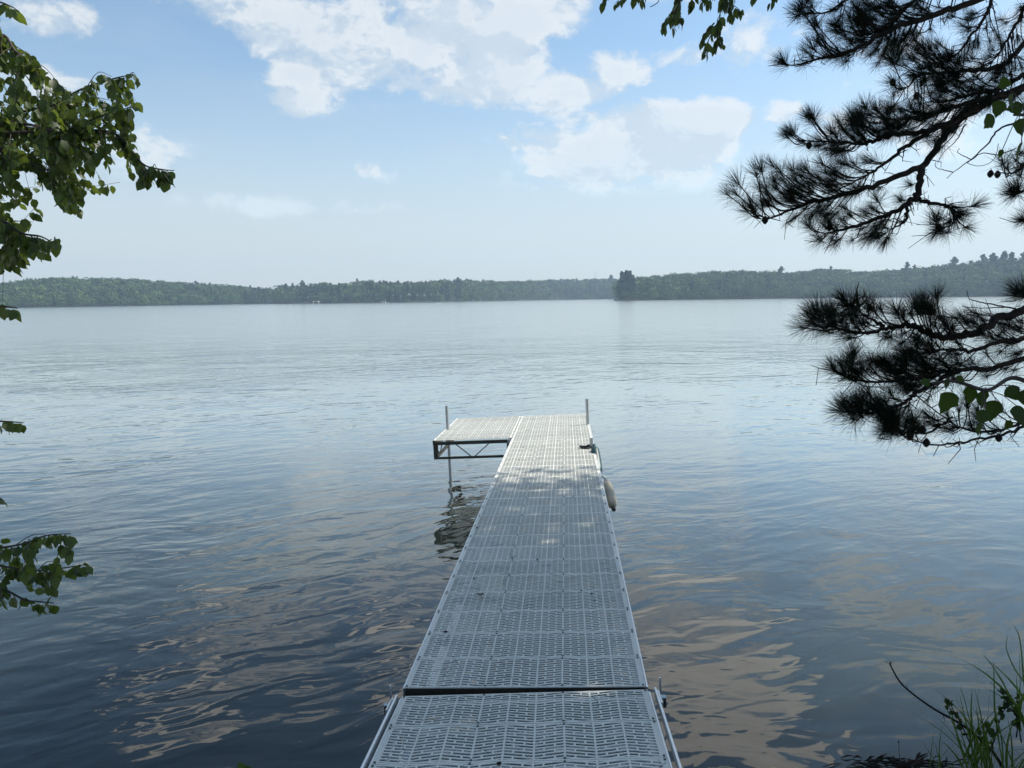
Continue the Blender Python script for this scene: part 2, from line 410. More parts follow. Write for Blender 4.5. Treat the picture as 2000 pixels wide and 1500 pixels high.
def terrain_and_forest(name, shore, tops, band, pine_frac, th, gseed, labels):
    g = np.random.default_rng(gseed)
    sx = [s[0] for s in shore]; sdist = [s[1] for s in shore]; tx = [t[0] for t in tops]; ty = [t[1] for t in tops]
    x0, x1 = sx[0], sx[-1]
    def prof(px):
        D = np.interp(px, sx, sdist); yt = np.interp(px, tx, ty)
        yh = 581-.0115*(px-1106); d, l = hdir(px)
        ztop = CAM_Z + (yh-yt)/F_PX*(D+band)/l*1.0
        return D, d, max(ztop-th*.93, .8)
    def hz(px, s):
        D, d, zc = prof(px); u = min(max(s/band, 0), 1)
        zz = .25 + (zc-.25)*(u*u*(3-2*u))*(1 if s <= band else 1)
        return d*(D+s), zz
    # ground under the trees
    pxs = np.linspace(x0, x1, 160); ss = [-3, 0, 2, 8, 16, 30, 45, 60, 80, band, band+80, band+160]
    V = []
    for px in pxs:
        for s in ss:
            p, z = hz(px, s)
            if s < 0: z = -.6
            if s == 0: z = .1
            if s > band: z = z*(1-.5*(s-band)/160)
            V.append((p[0], p[1], z + (g.normal()*.12 if s > 0 else 0)))
    k = len(ss)
    F = np.array([(i*k+j, (i+1)*k+j, (i+1)*k+j+1, i*k+j+1) for i in range(len(pxs)-1) for j in range(k-1)])
    tag(mesh(labels[1], V, F, M_floor, smooth=True), kind='structure')
    AV = []; AF = []; AT = []; PV = []; PF = []; PT = []; nb = 0; npn = 0
    TR = MB()
    for row, s in enumerate(np.arange(1.5, band+14, 9.)):
        px = x0
        while px < x1:
            D, d, zc = prof(px)
            px += g.uniform(7.5, 11.5)/(D+s)*F_PX*.8
            ss_ = s+g.uniform(-3, 3); p, z = hz(px, ss_)
            pf = pine_frac(px) if callable(pine_frac) else pine_frac
            kind = 'broad'
            u = g.uniform()
            if u < pf: kind = 'fir' if g.uniform() < .45 else 'pine'
            H = th*g.uniform(.74, 1.04)*(1.0 if kind == 'pine' else 1.0)
            if row == 0: H *= g.uniform(.5, .9)
            base = np.array([p[0], p[1], z-.3])
            tint = float(np.clip(g.normal(.45, .33), 0, 1))
            Vt, Ft, tt = tree_geo(kind, base - (np.array([0, 0, H*.18]) if (kind == 'broad' and row < 2) else 0), H, 1.0 if kind != 'broad' else g.uniform(1.25, 1.75), g, tint)
            if kind == 'broad': AV.append(Vt); AF.append(Ft+nb); AT.append(tt); nb += len(Vt)
            else: PV.append(Vt); PF.append(Ft+npn); PT.append(tt); npn += len(Vt)
    V = np.concatenate(AV+PV); F = np.concatenate(AF+[f+nb for f in PF]); T = np.concatenate(AT+PT)
    mi = np.concatenate([np.zeros(sum(map(len, AF)), int), np.ones(sum(map(len, PF)), int)])
    o = mesh(name, V, F, [M_far, M_farpine], attr=T, mi=mi)
    tag(o, labels[0], 'forest', kind='stuff')
    return prof, hz
M_floor = simple('forest_floor', (.02, .028, .014), .95, 0, .4, .2)
LEFT_SH = [(-260, 640), (0, 680), (300, 740), (560, 800)]
LEFT_TOP = [(-260, 552), (-60, 558), (0, 553), (60, 545), (130, 540), (190, 541), (260, 543), (330, 549), (400, 552), (460, 556), (500, 561), (560, 566)]
MID_SH = [(535, 770), (600, 720), (700, 690), (800, 680), (900, 740), (1000, 860), (1100, 1000), (1290, 1050)]
MID_TOP = [(535, 560), (560, 556), (590, 555), (640, 552), (700, 548), (760, 549), (850, 548), (900, 545), (950, 546), (1000, 547), (1100, 545), (1200, 543), (1290, 545)]
RIGHT_SH = [(1199, 588), (1240, 590), (1300, 605), (1500, 640), (1700, 665), (2000, 640), (2300, 600)]
RIGHT_TOP = [(1199, 552), (1240, 541), (1290, 536), (1330, 532), (1400, 529), (1450, 527), (1500, 528), (1530, 530), (1580, 526), (1620, 523), (1650, 525), (1700, 528), (1750, 523), (1800, 518), (1850, 514), (1900, 510), (1950, 507), (2000, 504), (2300, 490)]
LP = terrain_and_forest('forest', LEFT_SH, LEFT_TOP, 100, lambda x: .05 if x < 350 else .22, 17, 1, ('leafy wooded hill on the far left shore of the lake', 'hills'))
MP = terrain_and_forest('forest', MID_SH, MID_TOP, 70, lambda x: .42 if x < 900 else .15, 17, 2, ('hazy mixed wood along the middle of the far shore', 'hills'))
RP = terrain_and_forest('forest', RIGHT_SH, RIGHT_TOP, 90, lambda x: .08 if x < 1700 else .14, 17, 3, ('green wood of the near point on the right far shore', 'hills'))

def shore_pine(px, ptop, s, P, name, label, kind='pine', wid=1.0, group=None, seed=0, Hmax=30, n=1, stems=None):
    g = np.random.default_rng(100+seed); prof, hz = P
    p, z = hz(px, s); d, l = hdir(px); yh = 581-.0115*(px-1106)
    dist = np.linalg.norm(p[:2]); ztop = CAM_Z+(yh-ptop)/F_PX*dist/l
    H = min(ztop-z+.3, Hmax); base = np.array([p[0], p[1], ztop-H])
    e = empty(name, base, label, 'tree', group)
    trunk_geo(base, H, .3).build('trunk', M_bark, e)
    Vs = []; Fs = []; Ts = []; nn = 0
    for (dx, hf) in (stems or [(0, 1)]):
        side = np.array([d[1], -d[0], 0])
        V, F, t = tree_geo(kind, base+side*dx, H*hf, wid, g, .95, 1.2); Vs.append(V); Fs.append(F+nn); Ts.append(t); nn += len(V)
    mesh('crown', np.concatenate(Vs), np.concatenate(Fs), M_farpine, e, attr=np.concatenate(Ts))
GSK = 'pines standing above the far treeline'
shore_pine(1222, 530, 6, RP, 'pine_tree', 'broad dark pine at the tip of the wooded point', wid=.95, seed=1, stems=[(-2.8, .95), (.4, 1.0), (3.4, .97), (-4.6, .74), (6.0, .80), (-1, .84), (2.5, .86), (-4.8, .5), (0, .55), (5, .55), (7.5, .6)])
SK = [(592, 549, 40, MP, 'split-topped pine above the low gap in the far left-middle treeline'), (560, 555, 40, MP, 'low pine left of the split-topped pine above the shoreline gap'),
      (633, 553, 30, MP, 'pine tip just right of the split-topped pine on the far shore'),
      (895, 543, 40, MP, 'single pine tip above the middle of the far treeline'), (1193, 538, 60, MP, 'little round-topped pine just left of the wooded point'),
      (1524, 523, 60, RP, 'slim pine tip on the right shore, nearest the wooded point'), (1768, 514, 75, RP, 'slim pine tip midway along the rise of the right shore'),
      (1860, 504, 85, RP, 'tall leftmost pine of the cluster above the right hill'), (1916, 499, 85, RP, 'wide-topped pine in the middle of the right hill cluster'),
      (1936, 497, 80, RP, 'narrow pine right beside the wide-topped one on the right hill'), (1957, 493, 85, RP, 'tallest rounded pine on the right hill'),
      (1972, 495, 80, RP, 'slender pine close right of the tallest one on the hill'), (1995, 494, 85, RP, 'pine at the right edge of the view on the hill')]
for i, (px, py, s, P, lab) in enumerate(SK):
    shore_pine(px, py, s, P, 'pine_tree', lab, 'pine', 1.35, GSK, 10+i, 24)

def far_things():
    # white canopy boat lift by the far shore
    def spot(px, s, P): p, z = P[1](px, s); return np.array([p[0], p[1], 0.])
    b = spot(617, -14, MP)
    e = empty('boat_lift', b, 'small white canopy boat lift at the foot of the far shore', 'boat lift')
    mb = MB(); V = []
    for x, z in ((-3, 1.7), (-2, 2.15), (0, 2.35), (2, 2.15), (3, 1.7)): V += [b+np.array([x, -1.5, z]), b+np.array([x, 1.5, z])]
    mb.add(V, [(2*i, 2*i+2, 2*i+3, 2*i+1) for i in range(4)]); mb.add(np.array(V)-np.array([0, 0, .12]), [(2*i, 2*i+1, 2*i+3, 2*i+2) for i in range(4)])
    mb.build('canopy', M_white, e)
    for x in (-2.7, 2.7):
        for y in (-1.3, 1.3):
            mb = MB(); mb.tube([b+np.array([x, y, -.5]), b+np.array([x, y, 1.75])], .09, 6); mb.build('leg', M_white, e)
    b = spot(752, -12, MP)
    e = empty('far_dock', b, 'tiny dock with white posts under the pines across the lake', 'dock')
    mb = MB(); mb.box(b+np.array([0, 3, .5]), 2.2, 12, .2); mb.build('deck', M_mast, e)
    for x, h in ((-.9, 2.0), (.95, 2.9), (-2.6, 1.4)):
        mb = MB(); mb.tube([b+np.array([x, -2.9, -.5]), b+np.array([x, -2.9, h])], .16, 6); mb.build('post', M_white, e)
    d, l = hdir(1163); b = d*1800
    e = empty('radio_mast', np.array([b[0], b[1], 0]), 'thin faint mast rising behind the treeline left of the point', 'mast')
    mb = MB(); b = np.array([b[0], b[1], 0.])
    T = 66
    for a in range(3):
        q = np.array([math.cos(a*2.09), math.sin(a*2.09), 0]); mb.tube([b+q*1.0, b+q*.6+np.array([0, 0, T])], .14, 4)
    mb.build('lattice_leg', M_mast, e)
    mb = MB()
    for i in range(30):
        z0 = T*i/30; z1 = T*(i+1)/30
        for a in range(3):
            q = np.array([math.cos(a*2.09), math.sin(a*2.09), 0]); q2 = np.array([math.cos(a*2.09+2.09), math.sin(a*2.09+2.09), 0])
            mb.tube([b+q*.9+np.array([0, 0, z0]), b+q2*.9+np.array([0, 0, z1])], .07, 3, cap=False)
    mb.build('lattice_brace', M_mast, e)
far_things()

# ------------------------------------------------------------------ the dock
PW, PD = 1.22, .3032
XC = -.216
def panel_data():
    """one 1.22 m x 0.305 m slotted deck panel, herringbone slots as real holes"""
    me = bpy.data.meshes.new('deck_panel'); bm = bmesh.new()
    nc = 9; edge = .024; cw = (PW-2*edge)/nc; rows = 12; pit = (PD-.020)/rows; sl = .0148; rise = .025; lo, hi = .010, PD-.010
    ub = [0, .0042, .33*cw-.0045, .33*cw+.0045, .68*cw-.0045, .68*cw+.0045, cw-.0042, cw]
    vb = []
    for k in range(-1, rows+1):
        y = .014+k*pit; vb += [(y, k, 0), (y+sl, k, 1)]
    cache = {}
    def vert(x, y):
        k = (round(x, 5), round(y, 5))
        if k not in cache: cache[k] = bm.verts.new((x-PW/2, y, 0))
        return cache[k]
    def face(pts):
        vs = []
        for p in pts:
            v = vert(*p)
            if v not in vs: vs.append(v)
        if len(vs) >= 3:
            try: bm.faces.new(vs)
            except ValueError: pass
    def yy(y, c, u):
        sg = -1 if c % 2 == 0 else 1
        return min(max(y + sg*rise*(u/cw-.5), lo), hi)
    for c in range(nc):
        x0 = edge+c*cw
        for i in range(len(ub)-1):
            ua, ub_ = ub[i], ub[i+1]
            for j in range(len(vb)-1):
                (ya, k, st), (yb, _, _) = vb[j], vb[j+1]
                hole = st == 0 and i in (1, 3, 5)
                if st == 0:
                    br = (k+c) % 2
                    if (i == 2 and br == 1) or (i == 4 and br == 0): hole = True
                if hole: continue
                face([(x0+ua, yy(ya, c, ua)), (x0+ub_, yy(ya, c, ub_)), (x0+ub_, yy(yb, c, ub_)), (x0+ua, yy(yb, c, ua))])
            face([(x0+ua, 0), (x0+ub_, 0), (x0+ub_, lo), (x0+ua, lo)])
            face([(x0+ua, hi), (x0+ub_, hi), (x0+ub_, PD), (x0+ua, PD)])
    for (c, u, xa, xb) in ((0, 0, 0, edge), (nc-1, cw, PW-edge, PW)):
        ys = [0, lo]+[yy(v[0], c, u) for v in vb]+[hi, PD]
        ys = sorted(set(round(y, 5) for y in ys))
        for a, b in zip(ys, ys[1:]): face([(xa, a), (xb, a), (xb, b), (xa, b)])
    for f in bm.faces:
        f.normal_update()
        if f.normal.z < 0: f.normal_flip()
    # thickness
    top = bm.faces[:]
    r = bmesh.ops.extrude_face_region(bm, geom=top)
    nv = [e for e in r['geom'] if isinstance(e, bmesh.types.BMVert)]
    bmesh.ops.translate(bm, verts=nv, vec=(0, 0, 0))
    for v in bm.verts: pass
    newset = set(nv)
    for v in bm.verts:
        if v not in newset: v.co.z -= .004
    bmesh.ops.recalc_face_normals(bm, faces=bm.faces)
    # screws: dark heads at both ends and over the stringers
    for x in (-.598, -.195, .195, .598):
        for y in (.012, PD-.012):
            rr = bmesh.ops.create_cone(bm, cap_ends=True, segments=6, radius1=.006, radius2=.005, depth=.003, matrix=Matrix.Translation((x, y, .0025)))
            for v in rr['verts']:
                for f in v.link_faces: f.material_index = 1
    bm.to_mesh(me); bm.free(); me.materials.append(M_panel); me.materials.append(M_bolt)
    return me
def truss_frame(L, near=False):
    """frame of one section in section space: x across, y along, z up; deck top z=0"""
    mb = MB(); h = PW/2
    for sx in (-1, 1):
        mb.box((sx*(h+.006), L/2, -.036), .011, L-.01, .06, bev=.002)
        mb.box((sx*(h-.03), L/2, -.052), .05, L-.02, .05)
        mb.box((sx*(h-.02), L/2, -.285), .045, L-.02, .035)
        n = 6
        for i in range(n):
            y0, y1 = L*i/n+.04, L*(i+1)/n-.04
            a, b = (-.08, -.27) if i % 2 == 0 else (-.27, -.08)
            mb.tube([(sx*(h-.02), y0, a), (sx*(h-.02), y1, b)], .009, 6)
    for y in (.03, L-.03):
        mb.box((0, y, -.285), PW-.1, .035, .035)
        mb.box((0, y, -.052), PW-.12, .045, .05)
        for sx in (-1, 1):
            mb.box((sx*(h-.03), y, -.168), .07, .04, .2)
            for z in (-.12, -.21): mb.tube([(sx*(h-.03), y-.026, z), (sx*(h-.03), y+.026, z)], .007, 6)
        for (xa, xb) in ((-.26, -.03), (.26, .03)): mb.tube([(xa, y, -.075), (xb, y, -.27)], .0085, 6)
    for y in np.linspace(L/4, 3*L/4, 3): mb.box((0, y, -.05), PW-.12, .03, .045)
    return mb
DX = Vector((1, 0, 0))
def sec_matrix(x0, Y0, z0, Y1, z1, tau):
    """section space -> world; x0 centre line"""
    d = Vector((0, Y1-Y0, z1-z0)).normalized(); r = Vector((math.cos(tau), 0, math.sin(tau))); r = (r-d*r.dot(d)).normalized(); u = r.cross(d)
    M = Matrix((r, d, u)).transposed().to_4x4(); M.translation = Vector((x0, Y0, z0)); return M
def build_dock():
    JY = [3.357+.3078*n for n in (0, 8, 16, 24, 32)]
    JZ = [CAM_Z-v for v in (1.945, 1.993, 2.051, 2.120, 2.189)]
    TAU = .0375
    base = (XC, 8.0, 0)
    dock = empty('dock', base, 'long grey slotted boat dock running out over the lake to a side platform', 'dock')
    pd = panel_data()
    fr_me = None; secs = []
    JN = 3.357-.033; L_ = 8*.3078
    zs0 = JZ[0]-.004; slope = .098
    secs.append((sec_matrix(XC+.004, JN-8*.3078, zs0+8*.3078*slope, JN, zs0, .052) @ Matrix.Translation((0, L_, 0)) @ Matrix.Rotation(.017, 4, 'Z') @ Matrix.Translation((0, -L_, 0)), 'ramp'))
    for i in range(4): secs.append((sec_matrix(XC, JY[i]+.004, JZ[i], JY[i+1], JZ[i+1], TAU), 'main'))
    M = secs[4][0]
    secs.append((M @ Matrix.Translation((-PW-.018, 0, 0)), 'side'))
    L = 8*.3078-.004
    for (M, kind) in secs:
        if fr_me is None:
            o = truss_frame(L).build('dock_section', [M_alu], dock); o.data.transform(Matrix.Translation(Vector(base)))
            fr_me = o.data
        else: o = newobj('dock_section', fr_me, dock)
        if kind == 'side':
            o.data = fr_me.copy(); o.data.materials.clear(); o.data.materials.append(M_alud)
            o['label'] = 'dark truss under the side platform'
        o.matrix_local = Matrix.Translation(-Vector(base)) @ M
        for k in range(8):
            p = newobj('deck_panel', pd, o)
            p.location = (rnd.uniform(-.0015, .0015), k*.3078+.001, rnd.uniform(-.0012, .0012)+.001); p.rotation_euler = (0, 0, rnd.uniform(-.0012, .0012))
            if kind == 'main' and k == 0: p['label'] = 'first panel of its section, against the joint'
    # aluminium side tubes of the shore section, standing a little proud, with hinge pins
    M0 = secs[0][0]; base_inv = None
    for sx, lab in ((-1, 'white side tube left of the shore section'), (1, 'white side tube right of the shore section')):
        mb = MB(); mb.box((sx*(PW/2+(.036 if sx > 0 else .026)), L/2-.01, -.006), .011, L, .045, M=M0, bev=.002)
        o = mb.build('side_tube', M_alu, dock); o['label'] = lab
        mb = MB(); mb.box((sx*(PW/2+.050), L-.07, -.03), .010, .13, .06, M=M0, bev=.002)
        mb.tube([(sx*(PW/2+.046), L-.06, -.01), (sx*(PW/2+.078), L-.06, -.01)], .010, 8, M=M0)
        mb.tube([(sx*(PW/2+.066), L+.03, -.03), (sx*(PW/2+.066), L+.03, .045)], .006, 6, M=M0)
        mb.tube([(sx*(PW/2+.072), L-.06, -.01), (sx*(PW/2+.072), L-.06, -.06)], .008, 6, M=M0, mi=1)
        mb.build('hinge_bracket', [M_alu, M_bolt], dock)
    # dark strip added in the joint gap, standing in for the shade there
    mb = MB(); mb.box((0, -.004, -.040), PW-.01, .005, .072, M=secs[1][0], mi=0); mb.build('gap_shade', M_gapshade, dock)
    # poles
    ME = secs[4][0]; MS = secs[5][0]
    def pole(M, x, y, top, lab=None, bot=-1.8, r=.026):
        a = M @ Vector((x, y, top)); u = (M.to_3x3() @ Vector((0, 0, 1))).normalized()
        n = (a.z+1.2)/u.z; w = a-u*n
        mb = MB(); mb.tube([w, a-u*(n*.3), a], r, 12); mb.tube([a-u*.006, a+u*.004], [r*1.08, r*1.08], 12)
        o = mb.build('pole', [M_pole], dock, smooth=False)
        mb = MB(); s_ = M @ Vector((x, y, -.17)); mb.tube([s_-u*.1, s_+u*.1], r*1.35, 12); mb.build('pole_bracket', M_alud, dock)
        if lab: o['label'] = lab
    pole(MS, -.565, 1.13, .40, 'tall pole at the left edge of the side platform')
    pole(ME, .585, 1.13, .43, 'tall pole at the right far end of the dock')
    pole(secs[3][0], .570, 1.42, .135, 'short pole with rope around it on the right edge')
    pole(MS, .575, -.035, -.015, 'bright stub pole at the inner corner of the platform')
    for sec in (1, 2):
        for sx in (-1, 1): pole(secs[sec][0], sx*.55, L-.12, -.05)
    return secs
SECS = build_dock()
def dpt(M, x, y, z): return np.array(M @ Vector((x, y, z)))

def small_things():
    MD = SECS[3][0]; MC = SECS[2][0]
    # rope coil round the short pole
    c = (.555, 1.42)
    pts = []
    for i in range(150):
        t = i/150*math.tau*4.3; q = .034+.012*(i/150)*4+.008*math.sin(t*3.3)
        pts.append(dpt(MD, c[0]-.03+q*math.cos(t)*1.35-.02, c[1]+q*math.sin(t), .014+.010*math.sin(t*2.1)+.012*(1-i/150)))
    pts += smooth_path([dpt(MD, .47, 1.44, .01), dpt(MD, .42, 1.40, .01), dpt(MD, .49, 1.36, .012), dpt(MD, .60, 1.38, .015), dpt(MD, .655, 1.37, -.02), dpt(MD, .675, 1.36, -.10)], 6)
    mb = MB(); mb.tube(pts, .0085, 6); o = mb.build('rope', M_rope, None, True); tag(o, 'dark mooring rope coiled round the short pole', 'rope')
    def lathe(mb, A, B, prof, n=32, rib=0., mi=0):
        A = np.array(A); B = np.array(B); d, u, w = frame_of(B-A); Lg = np.linalg.norm(B-A); V = []; k = len(prof)
        for (t, r) in prof:
            for j in range(n):
                a = 2*math.pi*j/n; rr = r*(1+rib*math.cos(a*n/2)) if rib else r
                V.append(A+d*Lg*t+rr*(math.cos(a)*u+math.sin(a)*w))
        mb.add(V, [(i*n+j, i*n+(j+1) % n, (i+1)*n+(j+1) % n, (i+1)*n+j) for i in range(k-1) for j in range(n)]+[tuple(range(n))[::-1], tuple((k-1)*n+j for j in range(n))], mi)
    def fender(name, A, B, r, lab, m1, m2, ropefrom):
        e = empty(name, B, lab, 'fender')
        mb = MB(); lathe(mb, A, B, [(.10, r*.42), (.13, r*.72), (.18, r*.95), (.25, r), (.5, r*1.03), (.75, r), (.82, r*.95), (.87, r*.72), (.9, r*.42)], 36, .035)
        mb.build('body', m1, e, True)
        for t0, t1 in ((0, .1), (.9, 1)):
            mb = MB(); lathe(mb, A+(B-A)*t0, A+(B-A)*t1, [(0, r*.30), (.15, r*.42), (.8, r*.42), (1, r*.40)], 14); mb.build('end_cap', m1 if t0 == 0 else m2, e, True)
        mb = MB(); mb.tube(smooth_path([ropefrom, (np.array(ropefrom)+A)/2+np.array([.015, 0, -.01]), A+(B-A)*.04], 4), .006, 6); mb.build('lanyard', M_rope, e, True)
    A = at(1183, 937, 7.95); B = at(1199, 996, 7.45)
    fender('boat_fender', A, B, .054, 'off-white ribbed boat fender hanging over the right side of the dock', M_fend, M_fendb, dpt(MC, .62, 2.1, .0))
    A = at(1160.5, 868, 9.62); B = at(1170.5, 930, 9.12)
    fender('boat_fender', A, B, .055, 'dark teal boat fender hanging below the rope-wrapped pole', M_teal, M_teal, dpt(MD, .62, 1.38, .0))
    # fallen twig on the deck
    mb = MB(); p0 = dpt(SECS[1][0], -.36, 1.155, .012)
    for k in range(5):
        a = rnd.uniform(0, 6.28); q = p0+np.array([math.cos(a)*.03, math.sin(a)*.02, rnd.uniform(0, .012)]); mb.tube([p0, (p0+q)/2+np.array([0, 0, .006]), q], [.004, .003, .0015], 5)
    tag(mb.build('fallen_twig', M_twig), 'small dark curled twig lying on the dock left of centre', 'twig')
small_things()
def litter():
    mb = MB(); rr = random.Random(9)
    for k in range(150):
        M = SECS[rr.choice((0, 1, 1, 2, 2, 3, 4))][0]; x = rr.uniform(-.58, .58); y = rr.uniform(.05, 2.4); a = rr.uniform(0, 6.28); l = rr.uniform(.03, .11)
        dx, dy = math.cos(a)*l/2, math.sin(a)*l/2; b = rr.uniform(-.01, .01)
        mb.tube([dpt(M, x-dx, y-dy, .003), dpt(M, x+b, y+b, .005), dpt(M, x+dx, y+dy, .003)], .0009, 3)
    for k in range(26):
        M = SECS[rr.choice((0, 1, 2, 3, 4))][0]; x = rr.uniform(-.58, .58); y = rr.uniform(.05, 2.4); q = rr.uniform(.006, .016); V = []
        for j in range(6): V.append(dpt(M, x+q*math.cos(j)*rr.uniform(.5, 1.2), y+q*math.sin(j)*rr.uniform(.5, 1.2), .003+rr.uniform(0, .006)))
        mb.add(V, [tuple(range(6))])
    tag(mb.build('leaf_litter', M_bark), 'fallen needles and crumbs of leaf scattered on the dock', 'litter', kind='stuff')
litter()

# ------------------------------------------------------------------ foliage builders
LF_V = np.array([(0, 0, 0), (.22, .30, .05), (.55, .33, .04), (1, 0, -.10), (.22, -.30, .05), (.55, -.33, .04), (.5, 0, -.02), (.8, .17, -.02), (.8, -.17, -.02)], float)
LF_F = np.array([(0, 6, 1), (1, 6, 2), (2, 6, 7), (7, 6, 3), (0, 4, 6), (4, 5, 6), (5, 8, 6), (8, 3, 6)])
def leaves_mesh(name, pos, D, N, size, material, parent, wid=1.0, tint=None):
    pos = np.asarray(pos); D = np.asarray(D); N = np.asarray(N)
    bv = LF_V*np.array([1, wid, 1]); V, F = scatter(bv, LF_F, pos, rotmats(D, N), np.asarray(size))
    t = rng.uniform(0, 1, len(pos)) if tint is None else tint
    return mesh(name, V, F, material, parent, attr=np.repeat(t, len(LF_F)))
def inside(poly, x, y):
    c = False; j = len(poly)-1
    for i in range(len(poly)):
        xi, yi = poly[i]; xj, yj = poly[j]
        if (yi > y) != (yj > y) and x < (xj-xi)*(y-yi)/(yj-yi)+xi: c = not c
        j = i
    return c
def twig_leaves(path, L, acc, size, droop=1.0, gap=None, start=.12, pick=None):
    """alternate leaves hanging from a twig path"""
    P = np.array(path); seg = np.linalg.norm(np.diff(P, axis=0), axis=1); tot = seg.sum(); cum = np.concatenate([[0], np.cumsum(seg)])
    s = tot*start; side = 1
    while s < tot+1e-6:
        i = min(np.searchsorted(cum, s)-1, len(seg)-1); i = max(i, 0); t = (s-cum[i])/seg[i]; p = P[i]*(1-t)+P[i+1]*t; d = (P[i+1]-P[i])/seg[i]
        sd = np.cross(d, (0, 0, 1)); sd /= np.linalg.norm(sd)+1e-9
        for _ in range(1):
            dd = side*sd*rnd.uniform(.1, .6)+d*rnd.uniform(.0, .55)+np.array([0, 0, -droop*rnd.uniform(.45, 1.1)])+rng.normal(size=3)*.18
            dd /= np.linalg.norm(dd); nn = rng.normal(size=3)*.8+np.array([0, -.3, .5]); 
            p2 = p+dd*.012
            if pick is None or pick(p2+dd*size*.5):
                acc[0].append(p2); acc[1].append(dd); acc[2].append(nn); acc[3].append(size*rnd.uniform(.62, 1.12))
        side = -side; s += (gap or size*.42)*rnd.uniform(.7, 1.3)

